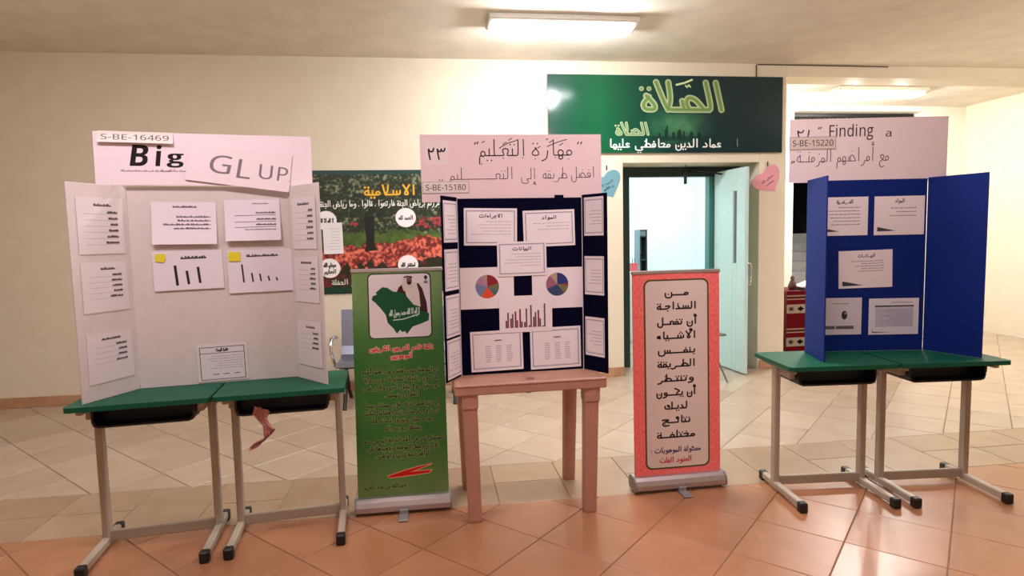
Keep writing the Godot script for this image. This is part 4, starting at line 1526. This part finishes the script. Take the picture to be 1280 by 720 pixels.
func make_navy_board() -> void:
	var rng := RandomNumberGenerator.new()
	rng.seed = 32
	var b := thing("navy_display_board", "navy folding display board standing on the brown plastic table", "display board", Vector3(0.499, 0.7615, -3.358), deg_to_rad(2.0))
	var main := panel("center_panel", b, 0.70, 0.978, M.card_navy, Vector3.ZERO)
	var al := deg_to_rad(60.0)
	var wl := panel("wing", b, 0.185, 0.985, M.card_navy, Vector3(-0.351 - 0.0925 * cos(al), 0, 0.0925 * sin(al)), al)
	var wr := panel("wing", b, 0.185, 0.992, M.card_navy, Vector3(0.351 + 0.0925 * cos(al), 0, 0.0925 * sin(al)), -al)
	var st: SurfaceTool
	for s in [-1.0, 1.0]:
		st = surf()
		tube(st, [Vector3(s * 0.351, 0.002, 0.002), Vector3(s * 0.351, 0.975, 0.002)], 0.0028, 6)
		obj("fold_edge", st, M.card_edge, main)
	stick(main, [-0.317, 0.72, -0.022, 0.924], printed(paper_pic(rng, 320, 224, "الاجراءات", 5), 0.8), -0.02, 1)
	stick(main, [0.013, 0.708, 0.308, 0.910], printed(paper_pic(rng, 320, 224, "المواد", 3), 0.8), 0.02, 1)
	stick(main, [-0.137, 0.547, 0.141, 0.738], printed(paper_pic(rng, 300, 210, "البيانات", 5), 0.8), 0.006, 3)
	# the two pie charts
	var pink := Color(0.93, 0.89, 0.905)
	var p := Pic.new(300, 232, pink)
	var at := 0.0
	for q in [[0.21, Color(0.55, 0.15, 0.18)], [0.10, Color(0.42, 0.45, 0.28)], [0.09, Color(0.30, 0.42, 0.44)], [0.19, Color(0.86, 0.33, 0.18)], [0.20, Color(0.45, 0.50, 0.64)], [0.14, Color(0.66, 0.50, 0.60)], [0.07, Color(0.70, 0.58, 0.52)]]:
		p.slice(150, 108, 66, at, at + q[0], q[1])
		at += q[0]
	stick(main, [-0.346, 0.370, -0.047, 0.600], printed(p, 0.8), 0.0, 1)
	p = Pic.new(300, 232, pink)
	at = 0.0
	for q in [[0.24, Color(0.18, 0.22, 0.45)], [0.03, Color(0.60, 0.15, 0.20)], [0.12, Color(0.45, 0.45, 0.28)], [0.30, Color(0.22, 0.28, 0.42)], [0.20, Color(0.60, 0.38, 0.48)], [0.11, Color(0.70, 0.60, 0.52)]]:
		p.slice(148, 96, 66, at, at + q[0], q[1])
		at += q[0]
	stick(main, [0.057, 0.358, 0.350, 0.588], printed(p, 0.8), 0.0, 1)
	# bar chart
	p = Pic.new(300, 206, pink)
	var bars := [[0.30, 0.62], [0.38, 0.56], [0.66, 0.30], [0.75, 0.24], [0.22, 0.76], [0.08, 0.90], [0.42, 0.60], [0.68, 0.34], [0.05, 0.94]]
	for i in bars.size():
		for k in 2:
			var x := 34.0 + i * 26 + k * 10
			p.rect(x, 180 - bars[i][k] * 140, x + 9, 180, [Color(0.50, 0.15, 0.22), Color(0.40, 0.30, 0.36)][k])
	stick(main, [-0.133, 0.230, 0.169, 0.436], printed(p, 0.8), 0.0, 3)
	for q in [[[-0.298, 0.018, -0.003, 0.245], "", 0.015], [[0.040, 0.014, 0.334, 0.250], "", 0.012]]:
		p = paper_pic(rng, 320, 240, "", 0)
		for c in 3:
			for r in 8:
				p.rect(90 + c * 64, 88 + r * 13, 118 + c * 64 + rng.randf() * 10, 96 + r * 13, Color(0.55, 0.51, 0.54), 0.35)
		p.rows(rng, 140, 190, 60, 10, 1, 2.0, INK, 0.7)
		stick(main, q[0], printed(p, 0.8), q[2], 2)
	for q in [[0.742, 0.962], [0.486, 0.706], [0.236, 0.462], [0.012, 0.224]]:
		stick(wl, [-0.082, q[0], 0.082, q[1]], printed(paper_pic(rng, 200, 260, "", 6), 0.8), 0.0, 1)
	for q in [[0.762, 0.975], [0.432, 0.648], [0.086, 0.306]]:
		stick(wr, [-0.072, q[0], 0.072, q[1]], printed(paper_pic(rng, 190, 260, "", 5), 0.8), 0.0, 1)
	# two tabs of navy tape at the top
	st = surf()
	bevel(st, Vector3(0.052, 0.034, 0.0015), 0.0005, Vector3(0.22, 0.976, 0.001))
	obj("tape_tab", st, M.card_navy, main)

	# header
	p = Pic.new(1010, 342, Color(0.90, 0.80, 0.81))
	p.rect(24, 34, 152, 150, Color(0.90, 0.83, 0.835))
	var ink := Color(0.10, 0.07, 0.09)
	write(p, "٣٢", 136, 124, 54, 8.0, ink, 104)
	write(p, "مهارة", 846, 108, 80, 5.6, ink, 246)
	write(p, "التعـليم", 578, 108, 82, 5.6, ink, 272)
	for q in [[880, 40, 10], [898, 40, 10], [300, 40, 9], [314, 38, 9]]:
		p.line(PackedVector2Array([Vector2(q[0], q[1]), Vector2(q[0] - 5, q[1] + q[2])]), 3.0)
	for q in [[790, 46, 20], [735, 30, 22], [660, 62, 14], [470, 40, 20], [500, 20, 16], [350, 34, 14], [705, 22, 10]]:
		p.line(PackedVector2Array([Vector2(q[0], q[1]), Vector2(q[0] - q[2], q[1] + q[2] * 0.55)]), 2.0)
	for q in [[745, 120], [630, 126], [560, 120], [450, 122], [330, 150], [820, 128]]:
		p.cap(Vector2(q[0], q[1]), Vector2(q[0], q[1]), 3.0)
	p.line(PackedVector2Array([Vector2(700, 62), Vector2(760, 40), Vector2(812, 26)]), 2.0)
	p.line(PackedVector2Array([Vector2(430, 70), Vector2(480, 44), Vector2(530, 30)]), 2.0)
	p.ink(ink)
	var blue := Color(0.20, 0.15, 0.22)
	write(p, "افضل", 972, 226, 56, 3.6, blue, 146)
	write(p, "طريقه", 812, 228, 56, 3.6, blue, 146)
	write(p, "إلى", 632, 230, 56, 3.6, blue, 92)
	write(p, "التعـــــــــليم", 506, 228, 60, 3.6, blue, 362)
	write(p, "..", 120, 232, 50, 5.0, blue, 30)
	var bt := Basis(Vector3.UP, deg_to_rad(2.0))
	var h := thing("header_sign", "pink paper header with two rows of handwritten Arabic above the navy board", "sign", Vector3(0.499, 0.7615 + 1.145, -3.358) + bt * Vector3(-0.034, 0, -0.0105), deg_to_rad(2.0))
	sheet("header_paper", h, Vector3(0, 0.0, 0), 1.01, 0.36, printed(p, 0.8), 0.008)
	p = Pic.new(300, 80, Color(0.88, 0.83, 0.80))
	p.frame(3, 3, 297, 77, 2.0, Color(0.42, 0.38, 0.38))
	p.latin("S-BE-15180", 400, 22, 20, 278, 60, Color(0.20, 0.17, 0.18))
	sheet("number_slip", h, Vector3(-0.374, -0.105, 0.0022), 0.254, 0.064, printed(p, 0.8), 0.01)


func make_blue_board() -> void:
	var rng := RandomNumberGenerator.new()
	rng.seed = 33
	var turn := deg_to_rad(-8.7)
	var bt := Basis(Vector3.UP, turn)
	var at := Vector3(2.525, 0.786, -3.371) + bt * Vector3(0.0785, 0, 0)
	var b := thing("blue_display_board", "bright blue folding display board standing on the right green desks", "display board", at, turn)
	var main := panel("center_panel", b, 0.704, 1.035, M.card_blue, Vector3.ZERO)
	# the left wing is folded so far forward that its outer side shows
	var a := deg_to_rad(96.4)
	panel("wing", b, 0.312, 1.038, M.card_blue, Vector3(-0.354, 0, 0.004) + Vector3(0.156 * cos(a), 0, 0.156 * sin(a)), PI - a)
	panel("wing", b, 0.312, 1.04, M.card_blue, Vector3(0.354 + 0.156 * cos(1.05), 0, 0.156 * sin(1.05)), -1.05)
	var grey := Color(0.30, 0.28, 0.30)
	var wedge := func(p: Pic) -> void:
		p.poly(PackedVector2Array([Vector2(20, 178), Vector2(130, 202), Vector2(20, 204)]))
		p.ink(Color(0.25, 0.24, 0.27))
	var o := -0.0785
	var p := Pic.new(300, 226, Color(0.90, 0.86, 0.86))
	write_mid(p, "الفـــرضـــية", 160, 36, 20, 4.0, grey, 100)
	p.rows(rng, 50, 250, 62, 20, 6, 1.8, grey, 0.6)
	wedge.call(p)
	stick(main, [-0.216 + o, 0.705, 0.081 + o, 0.935], printed(p, 0.8))
	p = Pic.new(300, 226, Color(0.90, 0.86, 0.86))
	write_mid(p, "المواد", 150, 36, 20, 4.0, grey, 60)
	p.rows(rng, 50, 250, 70, 22, 3, 1.8, grey, 0.6)
	wedge.call(p)
	stick(main, [0.118 + o, 0.703, 0.415 + o, 0.934], printed(p, 0.8))
	p = Pic.new(320, 228, Color(0.90, 0.86, 0.86))
	write_mid(p, "البيـــانـــات", 165, 40, 18, 3.6, grey, 104)
	p.rows(rng, 46, 268, 66, 15, 5, 1.6, grey, 0.6)
	p.poly(PackedVector2Array([Vector2(22, 184), Vector2(146, 212), Vector2(22, 214)]))
	p.ink(Color(0.25, 0.24, 0.27))
	stick(main, [-0.086 + o, 0.387, 0.235 + o, 0.614], printed(p, 0.8), 0.02)
	p = Pic.new(300, 226, Color(0.82, 0.79, 0.80))
	p.rows(rng, 60, 220, 36, 16, 1, 1.6, grey, 0.7)
	p.disc(196, 106, 17, 27, Color(0.20, 0.19, 0.21))
	p.slice(196, 104, 17, 0.0, 0.18, Color(0.62, 0.60, 0.62))
	p.rect(40, 172, 140, 192, Color(0.38, 0.36, 0.38))
	p.rect(146, 172, 254, 192, Color(0.38, 0.36, 0.38))
	stick(main, [-0.24 + o, 0.103, 0.058 + o, 0.328], printed(p, 0.8))
	p = Pic.new(300, 226, Color(0.86, 0.84, 0.86))
	p.rows(rng, 110, 260, 26, 16, 1, 1.6, grey, 0.7)
	p.rect(36, 44, 270, 54, Color(0.30, 0.28, 0.31))
	p.rect(40, 58, 268, 178, Color(0.74, 0.73, 0.78))
	p.rows(rng, 50, 262, 72, 12, 9, 1.2, grey, 0.5)
	p.poly(PackedVector2Array([Vector2(22, 186), Vector2(26, 208), Vector2(140, 212), Vector2(22, 214)]))
	p.ink(Color(0.16, 0.15, 0.17))
	stick(main, [0.101 + o, 0.099, 0.40 + o, 0.320], printed(p, 0.8))
	# header
	p = Pic.new(1000, 400, Color(0.895, 0.835, 0.835))
	var ink := Color(0.16, 0.12, 0.14)
	write(p, "١٢", 142, 116, 46, 8.0, ink, 106)
	p.line(PackedVector2Array([Vector2(188, 52), Vector2(182, 62)]), 3.0)
	p.line(PackedVector2Array([Vector2(200, 52), Vector2(194, 62)]), 3.0)
	p.ink(ink)
	p.latin("Finding", 400, 252, 36, 530, 138, Color(0.22, 0.18, 0.20))
	p.latin("a", 400, 608, 84, 644, 120, Color(0.24, 0.20, 0.22))
	write(p, "مع أمراضهم المزمنــة", 634, 268, 86, 4.8, Color(0.28, 0.23, 0.27), 590)
	p.line(PackedVector2Array([Vector2(22, 262), Vector2(16, 274)]), 3.0)
	p.line(PackedVector2Array([Vector2(34, 262), Vector2(28, 274)]), 3.0)
	p.ink(ink)
	var h := thing("header_sign", "pale header sheet starting with Finding above the blue board", "sign", at + Vector3(0, 1.212, 0) + bt * Vector3(0, 0, -0.0095), turn)
	sheet("header_paper", h, Vector3(0, 0, 0), 0.933, 0.374, printed(p, 0.8), -0.003)
	p = Pic.new(300, 84, Color(0.82, 0.76, 0.72))
	p.frame(3, 3, 297, 81, 2.0, Color(0.36, 0.32, 0.32))
	p.latin("S-BE-15220", 400, 20, 22, 282, 62, Color(0.18, 0.15, 0.16))
	sheet("number_slip", h, Vector3(-0.329, 0.047, 0.003), 0.276, 0.076, printed(p, 0.8), 0.0)


# ---------------------------------------------------------------- roll-up banners
func make_banner(label: String, at: Vector3, turn: float, w: float, h: float, lean: float, m: Material) -> Node3D:
	var b := thing("roll_up_banner", label, "banner", at, turn)
	# cassette: rounded front, extruded across
	var st := surf()
	var prof := PackedVector2Array([Vector2(-0.05, 0.012), Vector2(0.045, 0.012), Vector2(0.06, 0.022), Vector2(0.062, 0.05), Vector2(0.052, 0.075), Vector2(0.03, 0.09), Vector2(-0.03, 0.092), Vector2(-0.055, 0.075), Vector2(-0.06, 0.03)])
	var across := Transform3D(Basis(Vector3.UP, -PI / 2), Vector3.ZERO)
	prism(st, prof, -w / 2 - 0.002, w / 2 + 0.002, across)
	obj("cassette", st, M.aluminium, b)
	for s in [-1.0, 1.0]:
		st = surf()
		var big := PackedVector2Array()
		for v in prof:
			big.append(Vector2(v.x * 1.06, 0.05 + (v.y - 0.05) * 1.05))
		prism(st, big, s * w / 2 - 0.005 + s * 0.006, s * w / 2 + 0.005 + s * 0.006, across)
		obj("end_plate", st, M.cap, b)
	st = surf()
	bevel(st, Vector3(0.052, 0.008, 0.20), 0.003, Vector3(0.0, 0.006, 0.055))
	bevel(st, Vector3(0.046, 0.03, 0.012), 0.003, Vector3(0.0, 0.018, 0.066))
	obj("foot", st, M.cap, b)
	var top := Vector3(0, h, -lean)
	var dir := (top - Vector3(0, 0.088, 0.0)).normalized()
	var tilt := Basis(Vector3.RIGHT, -atan2(lean, h - 0.088))
	var mesh := sheet_mesh(w - 0.006, (top - Vector3(0, 0.088, 0)).length(), 0.001, 0.0, 0.004)
	mesh.surface_set_material(0, m)
	mesh.surface_set_material(1, paint(Color(0.85, 0.85, 0.85), 0.6))
	obj("banner_print", mesh, null, b, (top + Vector3(0, 0.088, 0)) / 2.0, tilt)
	st = surf()
	bevel(st, Vector3(w + 0.004, 0.022, 0.016), 0.004, top + Vector3(0, 0.008, 0), tilt)
	obj("top_rail", st, M.aluminium, b)
	st = surf()
	tube(st, [Vector3(0, 0.05, -0.03), top + Vector3(0, -0.01, -0.016)], 0.008, 8)
	obj("support_pole", st, M.aluminium, b)
	return b


func make_red_banner() -> void:
	var p := Pic.new(448, 1030, Color(0.97, 0.47, 0.45))
	var n := FastNoiseLite.new()
	n.seed = 5
	n.frequency = 0.06
	n.fractal_octaves = 3
	for y in 1030:
		for x in 448:
			if x < 66 or x > 382 or y < 40 or y > 990:
				var k := n.get_noise_2d(x * 1.6 + 0.4 * y, y * 0.5 - x * 0.5) * 26.0
				var i := (y * 448 + x) * 3
				p.px[i] = clampi(p.px[i] + int(k * 0.8), 0, 255)
				p.px[i + 1] = clampi(p.px[i + 1] + int(k), 0, 255)
				p.px[i + 2] = clampi(p.px[i + 2] + int(k), 0, 255)
	p.round_rect(58, 30, 392, 1000, 34, Color(0.30, 0.29, 0.13))
	p.round_rect(66, 38, 384, 992, 28, Color(0.88, 0.81, 0.77))
	var black := Color(0.10, 0.06, 0.07)
	for l in [["مـــن", 372.0, 829, 862], ["السذاجـة", 389.5, 820, 872], ["أن تفعــل", 409.0, 820, 872], ["الأشــياء", 427.0, 819, 871], ["بنفــــس", 445.5, 820, 870], ["الطـريقة", 463.0, 820, 870], ["وتنتـظر", 481.5, 820, 868], ["أن يكـــون", 499.5, 818, 870], ["لديـك", 517.0, 828, 859], ["نتائــج", 535.0, 824, 863], ["مختلفــة", 554.0, 818, 869]]:
		write(p, l[0], (l[3] - 790) * 4.0, (l[1] - 344.5) * 4.0, 33, 7.6, black, (l[3] - l[2]) * 4.0, 0.0, 0.62)
	write(p, "مسئولة الموهوبات :", (876 - 790) * 4.0, (573 - 344.5) * 4.0, 25, 4.6, Color(0.20, 0.14, 0.36), 65 * 4.0, 0.0, 0.62)
	write(p, "العنود الفلث", (864 - 790) * 4.0, (586 - 344.5) * 4.0, 25, 4.8, Color(0.76, 0.10, 0.14), 42 * 4.0, 0.0, 0.62)
	make_banner("red roll-up banner with a long framed Arabic text", Vector3(1.428, 0, -3.395), 0.02, 0.55, 1.293, 0.03, printed(p, 0.55))


func make_green_banner() -> void:
	var W := 448
	var H := 1120
	var p := Pic.new(W, H, Color(0.28, 0.44, 0.19))
	var n := FastNoiseLite.new()
	n.seed = 6
	n.frequency = 0.004
	# the printed ground runs from pale olive at the head through deep green to olive at the foot
	for y in H:
		var v := float(y) / H
		var ground := Color(0.21, 0.44, 0.19).lerp(Color(0.53, 0.65, 0.43), smoothstep(0.45, 0.0, v)).lerp(Color(0.44, 0.55, 0.31), smoothstep(0.72, 1.0, v))
		for x in W:
			var k := n.get_noise_2d(x, y * 0.7)
			var c := ground.lerp(Color(0.33, 0.50, 0.22), clampf(0.15 + 0.6 * k, 0, 1))
			var i := (y * W + x) * 3
			p.px[i] = int(c.r * 255)
			p.px[i + 1] = int(c.g * 255)
			p.px[i + 2] = int(c.b * 255)
	# framed picture: a green map with white script, a robed figure behind it
	p.round_rect(76, 8, 392, 338, 26, Color(0.16, 0.22, 0.10))
	p.round_rect(82, 14, 386, 332, 22, Color(0.92, 0.88, 0.89))
	var X := func(pts: Array) -> PackedVector2Array:
		var r := PackedVector2Array()
		for q in pts:
			r.append(Vector2(82 + (q[0] - 115) * 0.90, 14 + (q[1] - 75) * 0.90))
		return r
	p.poly(X.call([[262, 190], [280, 150], [310, 125], [390, 130], [410, 160], [432, 240], [436, 300], [300, 260]]))
	p.ink(Color(0.24, 0.10, 0.11))
	p.poly(X.call([[322, 120], [378, 122], [392, 180], [398, 262], [330, 240], [314, 170]]))
	p.ink(Color(0.88, 0.84, 0.80))
	p.poly(X.call([[308, 92], [325, 80], [350, 82], [356, 100], [352, 130], [372, 168], [340, 160], [306, 172], [298, 140]]))
	p.ink(Color(0.86, 0.80, 0.78))
	p.poly(X.call([[324, 96], [352, 96], [353, 122], [342, 136], [326, 130]]))
	p.ink(Color(0.50, 0.32, 0.27))
	p.poly(X.call([[326, 118], [351, 118], [350, 130], [341, 138], [328, 132]]))
	p.ink(Color(0.14, 0.09, 0.09))
	p.line(X.call([[312, 94], [330, 90], [354, 94]]), 3.0)
	p.ink(Color(0.08, 0.06, 0.07))
	p.poly(X.call([[130, 215], [136, 195], [160, 186], [152, 176], [190, 146], [216, 150], [248, 172], [290, 178], [318, 196], [360, 250], [388, 262], [398, 285], [444, 300], [440, 340], [400, 356], [350, 372], [318, 412], [308, 396], [290, 400], [282, 386], [262, 408], [246, 380], [214, 346], [204, 300], [176, 262], [150, 232]]))
	p.ink(Color(0.03, 0.33, 0.19))
	write(p, "لا إله إلا الله محمد رسول الله", 82 + (392 - 115) * 0.9, 14 + (296 - 75) * 0.9, 28, 3.2, Color(0.85, 0.90, 0.86), 152, 0.07)
	p.line(X.call([[246, 332], [300, 328], [350, 314], [388, 302]]), 2.6)
	p.ink(Color(0.85, 0.90, 0.86))
	# small palm over crossed swords
	p.disc(366, 34, 8, 10, Color(0.12, 0.12, 0.12))
	p.line(PackedVector2Array([Vector2(366, 40), Vector2(366, 54)]), 2.0)
	p.line(PackedVector2Array([Vector2(356, 64), Vector2(376, 54)]), 1.6)
	p.line(PackedVector2Array([Vector2(376, 64), Vector2(356, 54)]), 1.6)
	p.ink(Color(0.12, 0.12, 0.12))
	for s in [[9.0, Color(0.92, 0.82, 0.74)], [4.6, Color(0.80, 0.16, 0.12)]]:
		write_mid(p, "كلمة خادم الحرمين الشريفين", 234, 394, 22, s[0], s[1], 318)
		write_mid(p, "للموهوبين", 232, 434, 22, s[0], s[1], 108)
	var rows := [["إن الموهبة دون اهتمام من أهلها أشبه", 508, 384], ["ما تكون بالنبتة الصغيرة دون رعاية", 548, 372], ["أو سقيا ، ولا يقبل الدين ولا يرضى", 588, 376], ["العقل أن نهملها .", 628, 170], ["أو نتجاهلها لذلك فإن مهمتنا جميعا", 676, 368], ["أن نرعى غرسنا ونزيد اهتمامنا ليشتد", 714, 372], ["عوده صلبا ، وتورق أغصانه ظلا", 754, 300], ["يستظل به بعد الله", 794, 182], ["لمستقبل نحن في أشد الحاجة إليه في عصر", 852, 404], ["الإبداع وصقل الموهبة وتجسيدها على", 890, 356], ["الواقع خدمة للدين والوطن .", 928, 270]]
	for s in [[8.0, Color(0.56, 0.64, 0.40)], [3.8, Color(0.08, 0.11, 0.06)]]:
		for r in rows:
			write_mid(p, r[0], 228, r[1], 21, s[0], s[1], r[2])
		write_mid(p, "عبدالله بن عبد العزيز", 130, 1078, 19, s[0] * 0.9, s[1], 214)
	var sw := PackedVector2Array([Vector2(150, 1022), Vector2(230, 1000), Vector2(300, 985), Vector2(366, 975), Vector2(300, 996), Vector2(258, 1008), Vector2(366, 1006), Vector2(350, 1018), Vector2(290, 1022), Vector2(160, 1030)])
	p.line(sw, 4.0)
	p.ink(Color(0.90, 0.62, 0.48))
	p.poly(sw)
	p.ink(Color(0.78, 0.08, 0.08))
	make_banner("green roll-up banner with a framed map picture and Arabic text", Vector3(-0.196, 0, -3.385), 0.0, 0.512, 1.345, 0.13, printed(p, 0.5))
